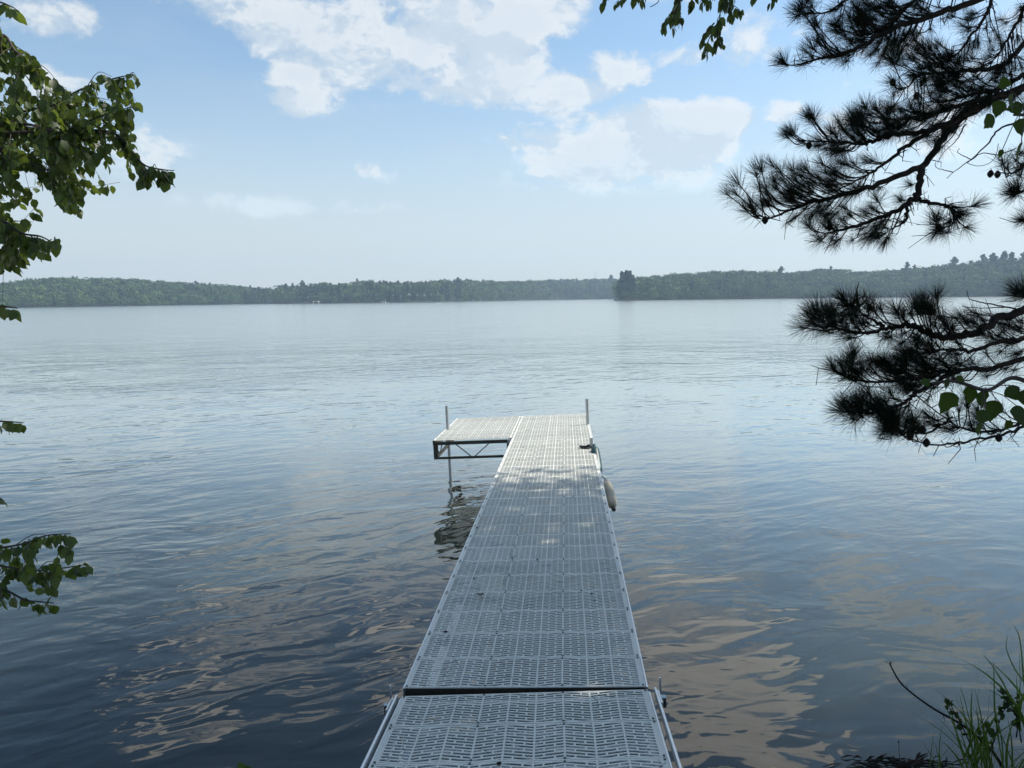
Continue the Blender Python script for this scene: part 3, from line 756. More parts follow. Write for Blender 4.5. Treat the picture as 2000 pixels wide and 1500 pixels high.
# ---- left tree (birch-like), leaning over the water from the left bank
def left_tree():
    base = np.array([-5.3, 2.6, .7])
    e = empty('birch_tree', base, 'leafy birch-like tree reaching in from the left edge of the view', 'tree')
    T = [base+np.array(v) for v in ((0, 0, -.4), (.1, .1, 1.2), (.3, .3, 2.8), (.35, .5, 4.6), (.5, .9, 6.8), (.6, 1.3, 9.2))]
    mb = MB(); mb.tube(smooth_path(T), list(np.linspace(.17, .05, len(smooth_path(T)))), 12); mb.build('trunk', M_bark, e, True)
    trunk = lambda z: np.array([np.interp(z, [q[2] for q in T], [q[k] for q in T]) for k in range(3)])
    Z = 3.9
    P_ = lambda lst, z0=4.1, z1=3.8: [at(x, y, z0+(z1-z0)*i/(len(lst)-1)) for i, (x, y) in enumerate(lst)]
    main = [P_([(-60, 238), (0, 239), (56, 243), (93, 252), (142, 250), (200, 225), (262, 207)], 4.1, 3.8),
            P_([(-70, 245), (0, 228), (56, 215), (112, 203), (157, 175), (224, 153), (258, 146)], 4.2, 3.9),
            P_([(-40, 262), (60, 258), (140, 255), (224, 261), (276, 318), (310, 330), (340, 333)], 4.0, 3.7),
            P_([(-60, 150), (0, 70), (30, 100), (62, 125), (75, 150)], 4.0, 3.6),
            P_([(-60, 300), (10, 290), (60, 320), (110, 350), (150, 385)], 4.0, 3.8),
            P_([(-70, 420), (0, 430), (40, 455), (80, 462), (112, 480)], 3.9, 3.6),
            P_([(-80, 330), (-20, 400), (20, 480), (45, 500)], 4.1, 3.9),
            P_([(-60, 30), (-10, 5), (20, 12), (34, 20)], 4.0, 3.5),
            P_([(-60, 590), (-10, 597), (22, 600), (34, 602)], 3.7, 3.4),
            P_([(-70, 815), (-10, 822), (25, 824), (46, 826)], 3.7, 3.5),
            P_([(-40, 960), (-10, 968), (8, 978)], 3.7, 3.6),
            P_([(-80, 1080), (0, 1070), (45, 1062), (90, 1046), (138, 1042)], 3.7, 3.4),
            P_([(-80, 1120), (-10, 1105), (60, 1115), (120, 1110), (170, 1102)], 3.8, 3.4),
            P_([(-60, 1160), (0, 1150), (50, 1172), (88, 1176), (105, 1178)], 3.6, 3.4)]
    PU = [(-90, -40), (40, -5), (40, 40), (25, 50), (0, 40), (0, 60), (30, 66), (40, 90), (80, 108), (78, 142), (110, 158), (140, 168), (170, 158), (215, 149), (262, 141), (280, 150), (278, 172), (252, 178), (252, 190),
          (306, 200), (311, 226), (258, 222), (264, 250), (246, 262), (278, 278), (297, 310), (282, 320), (352, 334), (347, 362), (315, 377), (305, 386), (280, 390), (262, 355), (248, 362), (226, 336),
          (222, 378), (200, 385), (184, 406), (160, 400), (157, 425), (125, 425), (100, 370), (70, 375), (88, 405), (97, 440), (60, 440), (60, 455), (118, 462), (125, 512), (95, 515), (55, 500), (45, 542), (-10, 530), (-90, 520)]
    holes = [(37, 330, 72, 373), (60, 160, 90, 190), (190, 262, 215, 285)]
    PL = [(-90, 1050), (40, 1050), (90, 1036), (147, 1040), (145, 1065), (178, 1098), (175, 1115), (135, 1130), (105, 1175), (85, 1200), (60, 1190), (20, 1180), (-10, 1200), (-90, 1190)]
    def ok(p):
        x, y, z = proj(p)
        if x < -90: return True
        if y > 548: return y > 780 or (592 < y < 618 and x < 40)
        if any(a < x < c and b < y < d for a, b, c, d in holes): return rnd.random() < .15
        return inside(PU, x, y)
    def okl(p):
        x, y, z = proj(p); return x < -90 or inside(PL, x, y)
    acc = ([], [], [], []); tw = MB()
    for k, br in enumerate(main):
        sp = smooth_path(br, 5)
        root = trunk(sp[0][2]-.25)
        full = smooth_path([root, root*.6+sp[0]*.4+np.array([0, 0, .08])]+[sp[0]], 4)[:-1]+sp
        r0 = .010 if k < 7 else .007
        mb = MB(); mb.tube(full, list(np.linspace(r0*1.3, .0022, len(full))), 7); mb.build('branch', M_twig, e, True)
        twig_leaves(sp, .07, acc, .060, gap=.025, start=.25, pick=ok if k in (4, 5, 6) else None)
        low = k >= 11
        nt = (40 if k < 3 else 24) if k < 7 else (0 if k < 11 else 13)
        for _ in range(nt):
            i = rnd.randrange(1, len(sp)-1); p = sp[i]
            ddir = (sp[min(i+2, len(sp)-1)]-p); ddir = ddir/(np.linalg.norm(ddir)+1e-9)
            v = ddir*rnd.uniform(-.1, 1)+CR*rnd.uniform(-.4, .5)+CU*rnd.uniform(-1.2, .35)+CF*rnd.uniform(-.9, .9)
            v /= np.linalg.norm(v); LL = rnd.uniform(.15, .42 if not low else .22)
            q = [p, p+v*LL*.5+np.array([0, 0, .02]), p+v*LL+np.array([0, 0, -.05*LL/.3])]
            if not (okl if low else ok)(q[2]):
                q = [p, p+v*LL*.2, p+v*LL*.4]
                if not (okl if low else ok)(q[2]): continue
            qq = smooth_path(q, 3); n0 = len(acc[0])
            twig_leaves(qq, .07, acc, .060, gap=.026, start=.1, pick=okl if low else ok)
            if len(acc[0])-n0 >= 4 and (okl if low else ok)(qq[-1]): tw.tube(qq, list(np.linspace(.0026, .001, len(qq))), 4, cap=False)
    # inner mass of the crown towards the trunk
    for _ in range(90):
        px, py = rnd.uniform(-90, 200), rnd.uniform(120, 520)
        if not inside(PU, px, py): continue
        p = at(px, py, rnd.uniform(3.6, 4.9)); v = rng.normal(size=3); v /= np.linalg.norm(v)
        qq = smooth_path([p-v*.12, p, p+v*.12], 3); n0 = len(acc[0]); twig_leaves(qq, .07, acc, .060, gap=.025, start=0, pick=ok)
        if len(acc[0])-n0 > 6: tw.tube(qq, .0013, 4, cap=False)
    tw.build('twigs', M_twig, e)['kind'] = 'stuff'
    n = len(acc[0]); leaves_mesh('leaves', acc[0], acc[1], acc[2], acc[3], M_leaf, e, 1.12, np.clip(rng.normal(.4, .3, n), 0, 1))['kind'] = 'stuff'
    # crown above and beside the view
    crown(e, [(-4.6, 4.2, 8.6, 3.0, 2.6, 2.3), (-3.4, 6.4, 9.4, 2.8, 2.4, 2.0), (-5.8, 3.0, 5.6, 1.6, 1.6, 2.0)], 6500, .12, M_leaf, T[-2])
def visible(P, margin=12):
    x, y, z = proj(P); return (z > .1) & (x > -margin) & (x < 2000+margin) & (y > -margin) & (y < 1500+margin)
def deck_hit(P, z0=1.0):
    t = (P[:, 2]-z0)/S[2]; return P[:, 0]-S[0]*t, P[:, 1]-S[1]*t
def flecks(P):
    x, y = deck_hit(P); h = np.zeros(len(P), bool)
    for (cx, cy, q) in ((-.47, 3.56, .21), (-.20, 3.31, .22), (.02, 3.33, .15), (-.5, 2.45, .15)): h |= ((x-cx)**2+(y-cy)**2) < q*q
    return h
def crown(parent, blobs, n, size, material, hub, keep=None, limbs=True, name='crown'):
    tot = sum(b[3]*b[4]*b[5] for b in blobs); C = []
    for b in blobs:
        k = int(n*b[3]*b[4]*b[5]/tot/14)+1
        v = unit(k)*(rng.uniform(.15, 1, (k, 1))**.45); C.append(np.array(b[:3])+v*np.array(b[3:6]))
    C = np.concatenate(C); P = (C[:, None, :]+rng.normal(size=(len(C), 14, 3))*.26).reshape(-1, 3)
    ok = ~visible(P, 40)
    ok &= ~flecks(P)
    if keep is not None: ok &= keep(P)
    P = P[ok]; m_ = len(P)
    D = rng.normal(size=(m_, 3))+np.array([0, 0, -.6]); N = rng.normal(size=(m_, 3))+np.array([0, 0, 1.2])
    leaves_mesh(name, P, D, N, rng.uniform(.7, 1.3, m_)*size, material, parent, 1.2)['kind'] = 'stuff'
    if limbs:
        mb = MB()
        for b in blobs:
            for _ in range(7):
                v = unit(1)[0]; tip = np.array(b[:3])+v*np.array(b[3:6])*.75
                pts = smooth_path([hub, (np.array(hub)+np.array(b[:3]))/2+rng.normal(size=3)*.2, np.array(b[:3])*.6+tip*.4, tip], 4)
                if visible(np.array(pts), 20).any(): continue
                mb.tube(pts, list(np.linspace(.06, .008, len(pts))), 6, cap=False)
        mb.build('limbs', M_bark, parent, True)
left_tree()

# ---- tree overhead (cherry-like) whose sprays hang into the top of the view
def overhead_tree():
    base = np.array([3.6, -.6, 1.3])
    e = empty('cherry_tree', base, 'tree whose drooping oblong-leaved sprays hang into the top of the view', 'tree')
    T = [base+np.array(v) for v in ((0, 0, -.3), (-.05, .2, 2.0), (-.3, .7, 4.2), (-.5, 1.5, 6.2), (-.7, 2.2, 8.0))]
    sp = smooth_path(T); mb = MB(); mb.tube(sp, list(np.linspace(.2, .06, len(sp))), 12); mb.build('trunk', M_bark, e, True)
    acc = ([], [], [], [])
    sprays = [[(1215, -60), (1190, -20), (1178, 2)], [(1235, -50), (1222, -15), (1200, 8)], [(1330, -60), (1326, -5), (1314, 22), (1300, 38), (1296, 52)], [(1328, 0), (1318, 28), (1313, 50)], [(1360, -40), (1352, 0), (1349, 12)],
              [(1385, -50), (1375, -10), (1366, 6)], [(1425, -50), (1413, 0), (1406, 30), (1402, 62), (1398, 85), (1392, 92)], [(1404, 40), (1392, 62), (1380, 88), (1379, 104)], [(1412, 10), (1428, 8), (1446, 20)], [(1404, 62), (1408, 80), (1413, 88)],
              [(1310, 24), (1328, 30), (1330, 40)], [(1440, -50), (1420, -10), (1432, 30)], [(1395, 45), (1376, 68), (1374, 82)], [(1520, -40), (1512, -10), (1506, 2)], [(1490, -40), (1478, -15), (1470, -5)], [(1400, -30), (1390, -5), (1383, 5)],
              [(1430, -20), (1425, 20), (1430, 30)], [(1260, -40), (1245, -20), (1240, -8)], [(1270, -30), (1256, -8), (1254, 0)]]
    hub = at(1420, -330, 5.6)
    limb = smooth_path([T[2], (T[2]+hub)/2+np.array([0, 0, .6]), hub, at(1380, -140, 5.3)], 6)
    mb = MB(); mb.tube(limb, list(np.linspace(.07, .012, len(limb))), 8); mb.build('branch', M_bark, e, True)
    tw = MB()
    for s in sprays:
        z = rnd.uniform(4.7, 5.3); pts = [at(x, y, z) for x, y in s]
        lead = [limb[-1], (limb[-1]+pts[0])/2] if s[0][1] < -20 else []
        pp = smooth_path(lead+pts, 4); tw.tube(pp, list(np.linspace(.006, .0016, len(pp))), 5, cap=False)
        twig_leaves(smooth_path(pts, 4), .07, acc, .078, droop=1.0, gap=.017, start=.0)
    pp = [at(1290, -30, 5), at(1287, 0, 5), at(1279, 9, 5), at(1270, 13.5, 5)]; tw.tube(smooth_path([limb[-1]]+pp, 4), .003, 5)
    tw.build('twigs', M_twig, e)['kind'] = 'stuff'
    leaves_mesh('leaves', acc[0], acc[1], acc[2], acc[3], M_leaf2, e, .82)['kind'] = 'stuff'
    def keep(P):
        x, y = deck_hit(P); hole = ((x > -.75) & (x < .1) & (y > 2.9) & (y < 3.5)) & (rng.uniform(size=len(P)) < .9)
        return ~hole
    crown(e, [(3.2, 1.8, 8.6, 2.6, 2.6, 1.7), (2.6, 4.4, 9.0, 2.4, 2.2, 1.5), (4.4, 3.2, 9.2, 2.2, 2.4, 1.6)], 9000, .11, M_leaf2, T[-1], keep)
overhead_tree()

# ---- red pine on the right bank
NB = 3
def needle_base():
    V = []; prof = [(0, .5), (.55, .5), (1, .12)]
    for (t, w) in prof:
        for j in range(3):
            a = j*2*math.pi/3; V.append((t, w*math.cos(a)*.0118, w*math.sin(a)*.0118-.10*t*t))
    F = [(i*3+j, i*3+(j+1) % 3, (i+1)*3+(j+1) % 3, (i+1)*3+j) for i in range(2) for j in range(3)]
    return np.array(V), np.array(F)
ND_V, ND_F = needle_base()
def tuft(acc, p, d, n=75, L=.125, spread=1.15, back=.055):
    """a bottlebrush tip: needles along the last centimetres of a twig, sweeping forward"""
    d, u, w = frame_of(d)
    a = rng.uniform(0, 2*math.pi, n); ph = np.abs(rng.normal(0, .55, n))*spread+.12; ph = np.clip(ph, 0, 1.75)
    D = d*np.cos(ph)[:, None]+(u*np.cos(a)[:, None]+w*np.sin(a)[:, None])*np.sin(ph)[:, None]
    D[:, 2] -= .12
    pos = p-d*back*rng.uniform(0, 1, n)[:, None]*(ph/1.4)[:, None]
    acc[0].append(pos); acc[1].append(D); acc[2].append(rng.normal(size=(n, 3))); acc[3].append(L*rng.uniform(.75, 1.08, n))
def flush(acc, name, parent, thick=1.0):
    if not acc[0]: return
    pos = np.concatenate(acc[0]); D = np.concatenate(acc[1]); N = np.concatenate(acc[2]); s = np.concatenate(acc[3])
    Rm = rotmats(D, N)
    bv = ND_V*np.array([1, thick, 1]); V, F = scatter(bv, ND_F, pos, Rm, s)
    mesh(name, V, F, M_needle, parent, attr=np.repeat(rng.uniform(0, 1, len(pos)), len(ND_F)))['kind'] = 'stuff'
def pine():
    base = np.array([6.6, 5.0, .9])
    e = empty('red_pine', base, 'dark long-needled pine reaching in over the water from the right', 'tree')
    T = [base+np.array(v) for v in ((0, 0, -.5), (-.05, .1, 2), (-.1, .3, 4), (-.2, .7, 7), (-.5, 1.6, 10), (-.9, 2.6, 12.6))]
    sp = smooth_path(T); mb = MB(); mb.tube(sp, list(np.linspace(.24, .06, len(sp))), 14); mb.build('trunk', M_bark, e, True)
    tk = lambda z: np.array([np.interp(z, [q[2] for q in T], [q[k] for q in T]) for k in range(3)])
    up = lambda l: [(1400+x/3, y/3) for x, y in l]           # traced at three times size
    lo = lambda l: [(1500+x/3.75, 500+y/3.75) for x, y in l]
    rt = lambda l: [(1750+x/4.285, 150+y/4.285) for x, y in l]
    # (polyline, depth at base, depth at tip, radius at base, tufts as (x, y), rooted in trunk?)
    B = []
    B.append((up([(2300, -330), (1900, -170), (1500, 5), (1270, 90), (1080, 150), (960, 210), (800, 290), (700, 330), (600, 345), (470, 380), (405, 378)]), 5.6, 4.0, .03,
              up([(400, 375), (400, 368), (575, 165), (590, 150), (565, 285), (520, 300), (640, 280), (680, 330), (705, 185), (690, 150), (760, 230), (640, 330), (560, 340), (800, 170), (850, 90), (880, 200), (930, 120), (860, 280), (940, 290), (980, 180), (1000, 260), (900, 320), (1030, 320), (1060, 350), (780, 300), (830, 230), (1010, 80), (1080, 60), (1100, 200), (1150, 120), (960, 40), (870, 20), (1040, 230), (1090, 290), (900, 30), (1180, 30)]), True))
    B.append((up([(1500, -330), (1100, -150), (800, -30), (755, 0), (650, 68), (560, 75), (500, 66), (490, 40)]), 5.2, 4.2, .014, up([(490, 62), (530, 10), (500, 30), (560, 40), (735, 85), (470, 60)]), True))
    B.append((up([(2400, 180), (2050, 390), (1800, 515), (1600, 595), (1380, 735), (1300, 860), (1200, 975), (1060, 1030), (880, 1105), (700, 1150), (560, 1185), (430, 1230), (290, 1285), (220, 1265)]), 5.4, 3.9, .037,
              up([(130, 1080), (120, 1140), (230, 1020), (250, 1100), (290, 1110), (370, 1000), (390, 1060), (340, 1060), (430, 1120), (200, 1200), (220, 1240), (170, 1230), (310, 1200), (300, 1190), (540, 1010), (470, 1060), (500, 1150), (430, 1180), (560, 1250), (520, 1220), (640, 1090), (560, 1120), (620, 1230), (700, 1120), (640, 1010), (350, 1110), (480, 1200), (580, 1180), (810, 1100), (700, 1250), (660, 1180), (460, 1130), (510, 1090), (400, 1150)]), True))
    B.append((up([(1195, 980), (1190, 1080), (1165, 1150), (1110, 1200), (1000, 1260), (850, 1312), (720, 1350), (640, 1365), (570, 1355)]), 4.35, 4.0, .021,
              up([(560, 1335), (540, 1330), (600, 1390), (610, 1410), (740, 1290), (660, 1310), (760, 1330), (910, 1220), (940, 1240), (890, 1250), (940, 1320), (980, 1290), (900, 1380), (870, 1370), (950, 1370), (760, 1225), (1085, 1170), (1075, 1180), (700, 1330)]), False))
    B.append((up([(1120, 1200), (1107, 1290), (1080, 1315), (1030, 1340), (960, 1385)]), 4.3, 4.2, .011, up([(950, 1380), (990, 1330)]), False))
    B.append((up([(1165, 1155), (1230, 1185), (1330, 1205), (1362, 1215), (1390, 1262), (1383, 1310), (1330, 1332), (1290, 1325)]), 4.3, 4.1, .012, up([(1290, 1280), (1280, 1300), (1300, 1340), (1285, 1365), (1380, 1205), (1395, 1270), (1410, 1265), (1300, 1290)]), False))
    B.append((up([(1600, 592), (1450, 665), (1300, 745), (1180, 775), (1000, 800), (900, 825), (850, 842), (700, 835), (560, 828), (480, 820)]), 4.7, 4.1, .022,
              up([(430, 790), (410, 800), (450, 780), (560, 690), (545, 700), (575, 720), (620, 830), (600, 850), (700, 850), (640, 870), (700, 800), (800, 690), (820, 720), (790, 740), (800, 800), (760, 830), (860, 800), (760, 780), (720, 880), (850, 740)]), False))
    B.append((up([(1380, 735), (1250, 770), (1100, 870), (1000, 945), (900, 1010), (760, 1090), (620, 1140)]), 4.5, 4.1, .017, up([(740, 960), (620, 960), (600, 1040), (760, 1040), (800, 1120), (690, 1060), (500, 1000), (700, 1000), (830, 1090), (930, 950), (850, 1010)]), False))
    B.append((up([(1900, 460), (1700, 540), (1500, 600), (1350, 640), (1150, 690), (1020, 700), (950, 660)]), 4.9, 4.2, .02,
              up([(945, 655), (920, 715), (1010, 665), (1000, 740), (970, 760), (1080, 650), (1120, 700), (1100, 640), (1190, 660), (1060, 720), (1230, 690), (1280, 660), (1010, 790), (1080, 780), (1150, 750), (1330, 650), (1280, 820), (1290, 800)]), False))
    B.append((up([(2200, 60), (1950, 170), (1800, 250), (1680, 380), (1500, 410), (1350, 425), (1190, 440), (1120, 505), (1062, 518)]), 5.2, 4.3, .028,
              up([(1040, 490), (1040, 500), (1165, 560), (1185, 550), (1190, 400), (1230, 330), (1150, 350), (1260, 400), (1220, 460), (1320, 380), (1400, 440), (1340, 480), (1420, 380), (1280, 330), (1500, 470), (1570, 400), (1640, 450), (1180, 440), (1100, 380), (1030, 360)]), True))
    B.append((up([(2000, 350), (1800, 440), (1650, 520), (1480, 560), (1320, 600), (1250, 590)]), 5.0, 4.4, .026,
              up([(1250, 560), (1290, 500), (1340, 540), (1400, 510), (1300, 590), (1450, 560), (1380, 620), (1420, 480), (1500, 520), (1530, 600), (1600, 560), (1450, 630), (1560, 480), (1330, 450), (1670, 600), (1700, 430), (1750, 560), (1400, 590), (1240, 620)]), True))
    B.append((up([(1640, -200), (1610, 0), (1550, 130), (1470, 235), (1400, 320), (1300, 372), (1240, 380)]), 5.2, 4.4, .018, up([(1500, 80), (1480, 180), (1530, 230), (1580, 160), (1440, 150), (1600, 240), (1620, 180), (1360, 330), (1230, 390), (1300, 350), (1480, 260), (1190, 310)]), True))
    B.append((up([(1900, -200), (1800, 60), (1720, 200), (1640, 330), (1520, 450)]), 5.4, 4.6, .022, up([(1790, 100), (1700, 130), (1760, 210), (1680, 250), (1780, 340), (1600, 330), (1700, 360), (1560, 380), (1640, 400), (1750, 400), (1500, 340), (1420, 380)]), True))
    B.append((up([(1400, -200), (1250, -60), (1130, 30), (1020, 130), (900, 200), (800, 190), (720, 180)]), 5.4, 4.3, .018, up([(700, 180), (715, 160), (830, 60), (900, 60), (960, 90), (870, 130), (820, 140), (990, 150), (930, 190), (1200, 60), (1250, 160), (840, 200), (880, 250), (1050, 110), (780, 110), (1000, 30), (1300, 40), (1350, 100)]), True))
    # right-edge tufts on an outer limb
    B.append((up([(2150, 700), (1960, 760), (1850, 900), (1760, 1000), (1720, 1015), (1660, 1010)]), 5.0, 4.0, .016, up([(1680, 960), (1700, 985), (1750, 940), (1800, 970), (1790, 900), (1760, 1000)]), True))
    B.append((up([(2200, 1000), (1950, 1080), (1800, 1125), (1750, 1125)]), 4.9, 3.8, .014, up([(1730, 1120), (1745, 1130), (1725, 1140), (1760, 1110)]), True))
    B.append((up([(2200, 1200), (1950, 1260), (1830, 1290), (1800, 1290)]), 4.9, 3.8, .014, up([(1795, 1285), (1810, 1300)]), True))
    # dead twigs
    B.append((rt([(1200, 300), (1050, 360), (860, 440), (760, 570), (630, 690), (480, 800), (425, 850)]), 4.6, 4.2, .008, [], False))
    B.append((rt([(480, 800), (340, 760), (330, 715)]), 4.2, 4.2, .003, [], False))
    B.append((rt([(630, 690), (540, 650), (515, 630), (530, 600)]), 4.25, 4.25, .003, [], False))
    B.append((rt([(1000, 600), (850, 650), (720, 640), (640, 690), (600, 725), (710, 745), (820, 690), (860, 560)]), 4.4, 4.25, .0035, [], False))
    B.append((rt([(580, 400), (540, 480), (490, 550), (410, 620), (360, 700)]), 4.5, 4.3, .005, [], False))
    # lower limb
    B.append((lo([(3400, -100), (2500, 180), (1875, 405), (1700, 460), (1500, 570), (1350, 592), (1210, 580), (1080, 517), (950, 510), (850, 530), (700, 572), (540, 535), (440, 500)]), 4.6, 3.3, .030,
              lo([(340, 400), (330, 440), (360, 400), (330, 490), (400, 520), (380, 470), (500, 520), (470, 440), (600, 560), (450, 560), (540, 480), (1000, 560), (900, 590), (880, 560), (700, 500), (1170, 400), (1130, 420), (1100, 400), (1190, 430), (940, 400), (950, 430), (760, 380), (780, 400), (1280, 470), (1300, 500), (1440, 470), (1460, 500), (1230, 520), (1350, 540), (1530, 520), (1050, 430), (620, 480), (660, 520), (430, 430)]), True))
    B.append((lo([(850, 512), (790, 480), (720, 440), (650, 390), (585, 355)]), 3.5, 3.25, .009, lo([(565, 345), (570, 360), (600, 370), (550, 340), (640, 390)]), False))
    B.append((lo([(1350, 590), (1290, 480), (1180, 400)]), 3.6, 3.45, .008, lo([(1160, 380), (1180, 400)]), False))
    B.append((lo([(2900, 300), (2300, 480), (1875, 595), (1700, 632), (1500, 692), (1380, 680), (1250, 690), (1150, 640)]), 4.7, 3.6, .024,
              lo([(1120, 640), (1180, 700), (1060, 700), (1100, 590), (1240, 650), (1320, 700), (1650, 600), (1720, 560), (1800, 640), (1400, 720), (1580, 480), (1680, 480), (1760, 500), (1850, 480), (1700, 700), (1840, 700), (1180, 640), (1000, 700), (1090, 660)]), True))
    B.append((lo([(2900, 550), (2300, 690), (1875, 752), (1650, 822), (1400, 832), (1100, 890), (850, 920), (620, 910), (520, 845)]), 4.7, 3.4, .024,
              lo([(480, 830), (470, 810), (500, 840), (580, 780), (600, 800), (620, 750), (740, 790), (700, 830), (680, 860), (860, 760), (840, 800), (600, 890), (650, 900), (900, 800), (960, 760), (1000, 720), (780, 860), (940, 860), (1000, 820), (1020, 860), (1100, 840), (1150, 780), (1200, 820), (1250, 760), (1080, 760), (1300, 800), (880, 900), (980, 900), (1400, 780), (1200, 880), (1120, 920), (1050, 950), (1500, 780), (1600, 880), (1750, 820), (1340, 850), (560, 850), (1020, 790), (1170, 850), (1240, 860)]), True))
    B.append((lo([(1400, 832), (1250, 920), (1100, 1000), (1000, 1070), (900, 1120), (800, 1142), (690, 1150), (620, 1130)]), 3.9, 3.4, .013,
              lo([(600, 1100), (560, 1090), (570, 1120), (620, 1150), (700, 1040), (660, 1050), (680, 1170), (740, 1150), (820, 1080), (760, 1080), (880, 1180), (900, 1200), (860, 1120), (950, 1050), (1010, 1000), (820, 1140), (930, 1130), (900, 1010), (740, 1010), (690, 1110), (1060, 980)]), False))
    B.append((lo([(2600, 950), (2200, 1130), (1875, 1250), (1750, 1300), (1550, 1340), (1400, 1368), (1200, 1380), (1080, 1352), (980, 1310), (930, 1270)]), 4.4, 3.4, .012,
              lo([(890, 1200), (870, 1260), (900, 1290), (880, 1280), (940, 1300), (920, 1240)]), True))
    B.append((lo([(2000, 1190), (1850, 1230), (1600, 1290), (1450, 1270), (1350, 1222), (1200, 1110), (1060, 1000)]), 4.0, 3.6, .009, lo([(1180, 1220), (1320, 1180), (1360, 1250), (1500, 1260), (1560, 1200), (1400, 1130), (1170, 1170), (1540, 1130), (1450, 1040), (1600, 1100), (1220, 1200)]), False))
    B.append((lo([(1350, 1180), (1200, 1280), (1100, 1300), (1000, 1290), (930, 1240)]), 3.8, 3.4, .006, lo([(1060, 1205), (1060, 1210), (1030, 1280), (1120, 1270), (1010, 1250)]), False))
    B.append((lo([(1875, 400), (1740, 372), (1600, 347), (1490, 322), (1462, 290), (1457, 255)]), 3.9, 3.7, .005, [], False))
    B.append((lo([(1740, 374), (1580, 382), (1500, 378), (1425, 368)]), 3.8, 3.7, .003, [], False))
    B.append((lo([(2400, 150), (2050, 260), (1930, 300), (1870, 300)]), 4.4, 3.6, .012, lo([(1840, 270), (1860, 285), (1820, 290), (1870, 250)]), True))
    B.append((lo([(1400, 1370), (1320, 1400), (1290, 1385), (1270, 1350)]), 3.6, 3.5, .003, [], False))
    nt = 0
    conemb = MB()
    for (pl, za, zb, r0, tf, rooted) in B:
        k = len(pl); pts = []
        L = np.concatenate([[0], np.cumsum(np.linalg.norm(np.diff(np.array(pl), axis=0), axis=1))]); L = L/L[-1]
        for (x, y), t in zip(pl, L): pts.append(at(x, y, za+(zb-za)*t))
        sp = smooth_path(pts, 5); n0 = len(sp)
        if rooted:
            z = min(max(sp[0][2]-.3, 1.5), 12); z = min(max(z+rnd.uniform(-.5, .35), 1.4), 12); rr = tk(z); lead = smooth_path([rr, rr*.66+sp[0]*.34+np.array([0, rnd.uniform(-.25, .25), rnd.uniform(.0, .2)]), rr*.3+sp[0]*.7+np.array([0, rnd.uniform(-.15, .15), rnd.uniform(-.02, .1)]), sp[0]], 4)[:-1]
        else: lead = []
        full = lead+sp; q = len(full)
        rad = [max(r0*(1-i/(q-1))**.8, .0032 if tf else .0018) for i in range(q)]
        jit = [p+(rng.normal(size=3)*min(.006, rad[i]*.5) if i > len(lead) else 0) for i, p in enumerate(full)]
        mb = MB(); mb.tube(jit, rad, 7 if r0 < .02 else 9); br = mb.build('branch', M_bark, e, True)
        if not tf:
            br['label'] = 'bare dead twig'; continue
        acc = ([], [], [], []); tw = MB(); SP = np.array(sp)
        pxy = np.array([proj(p)[:2] for p in sp])
        tf2 = list(tf)+[(x+rnd.gauss(16, 22), y+rnd.gauss(0, 14)) for (x, y) in tf if rnd.random() < .75]
        tf2 += [(x+rnd.gauss(12, 30), y+rnd.gauss(0, 24)) for (x, y) in tf if x > 1640 and y < 300 for _ in range(1)]
        for q_i, (x, y) in enumerate(tf2):
            dd = np.hypot(pxy[:, 0]-x, pxy[:, 1]-y); i = int(dd.argmin())
            # attach further back towards the base, so side twigs sweep forward
            back = int(min(i, 2+dd[i]/14)); j = i-back
            pa = SP[j]; zt = proj(SP[i])[2]+rng.normal()*.10*(1 if dd[i] > 8 else .1)
            tip = at(x, y, zt); d = tip-pa; ln = np.linalg.norm(d)
            if q_i >= len(tf) and ln > .42: continue
            if ln > .03:
                mid = pa*.5+tip*.5+np.array([0, 0, -.08*ln])+rng.normal(size=3)*.03*ln
                qq = smooth_path([pa, mid, tip], 4); tw.tube(qq, list(np.linspace(max(.0032, ln*.012), .0028, len(qq))), 5, cap=False); dr = qq[-1]-qq[-3]
            else: dr = SP[min(i+1, n0-1)]-SP[max(i-1, 0)]
            dr = dr/np.linalg.norm(dr)+np.array([0, 0, .25])
            tuft(acc, tip, dr, n=rnd.randint(75, 110), L=.108*rnd.uniform(.82, 1.12), spread=rnd.uniform(.9, 1.35)); nt += 1
        if rooted:   # foliage on the inner part of the limb, beside the view
            LD = np.array(lead)
            for _ in range(26):
                pa = LD[rnd.randrange(len(LD)//4, len(LD))]; v = rng.normal(size=3)*np.array([.7, 1., .7])+np.array([-.5, 0, .1]); v /= np.linalg.norm(v); l = rnd.uniform(.15, .6)
                tip = pa+v*l; mid = pa+v*l*.5+np.array([0, 0, -.05*l])
                if visible(np.array([tip, mid, tip+v*.13]), 90).any(): continue
                qq = smooth_path([pa, mid, tip], 4); tw.tube(qq, list(np.linspace(max(.0035, l*.014), .0028, len(qq))), 5, cap=False)
                tuft(acc, tip, v, n=rnd.randint(60, 90), L=.108, spread=1.2)
        # bare side twiglets
        for _ in range(int(6+n0*.5)):
            j = rnd.randrange(1, n0-1); pa = SP[j]; v = rng.normal(size=3)*np.array([1, .7, .8]); v = v/np.linalg.norm(v); dirn = SP[min(j+1, n0-1)]-SP[j]; dirn /= np.linalg.norm(dirn)+1e-9
            v = v+dirn*.8; l = rnd.uniform(.03, .12)
            m1 = pa+v*l*.5+rng.normal(size=3)*.02; m2 = pa+v*l+np.array([0, 0, rnd.uniform(-.04, .04)])
            tw.tube([pa, m1, m2], [.0030, .0023, .0014], 4, cap=False)
            if rnd.random() < .5: v2 = v+rng.normal(size=3)*.8; tw.tube([m1, m1+v2*l*.35], [.002, .0012], 4, cap=False)
        tw.build('twigs', M_bark, br)['kind'] = 'stuff'; flush(acc, 'needles', br)
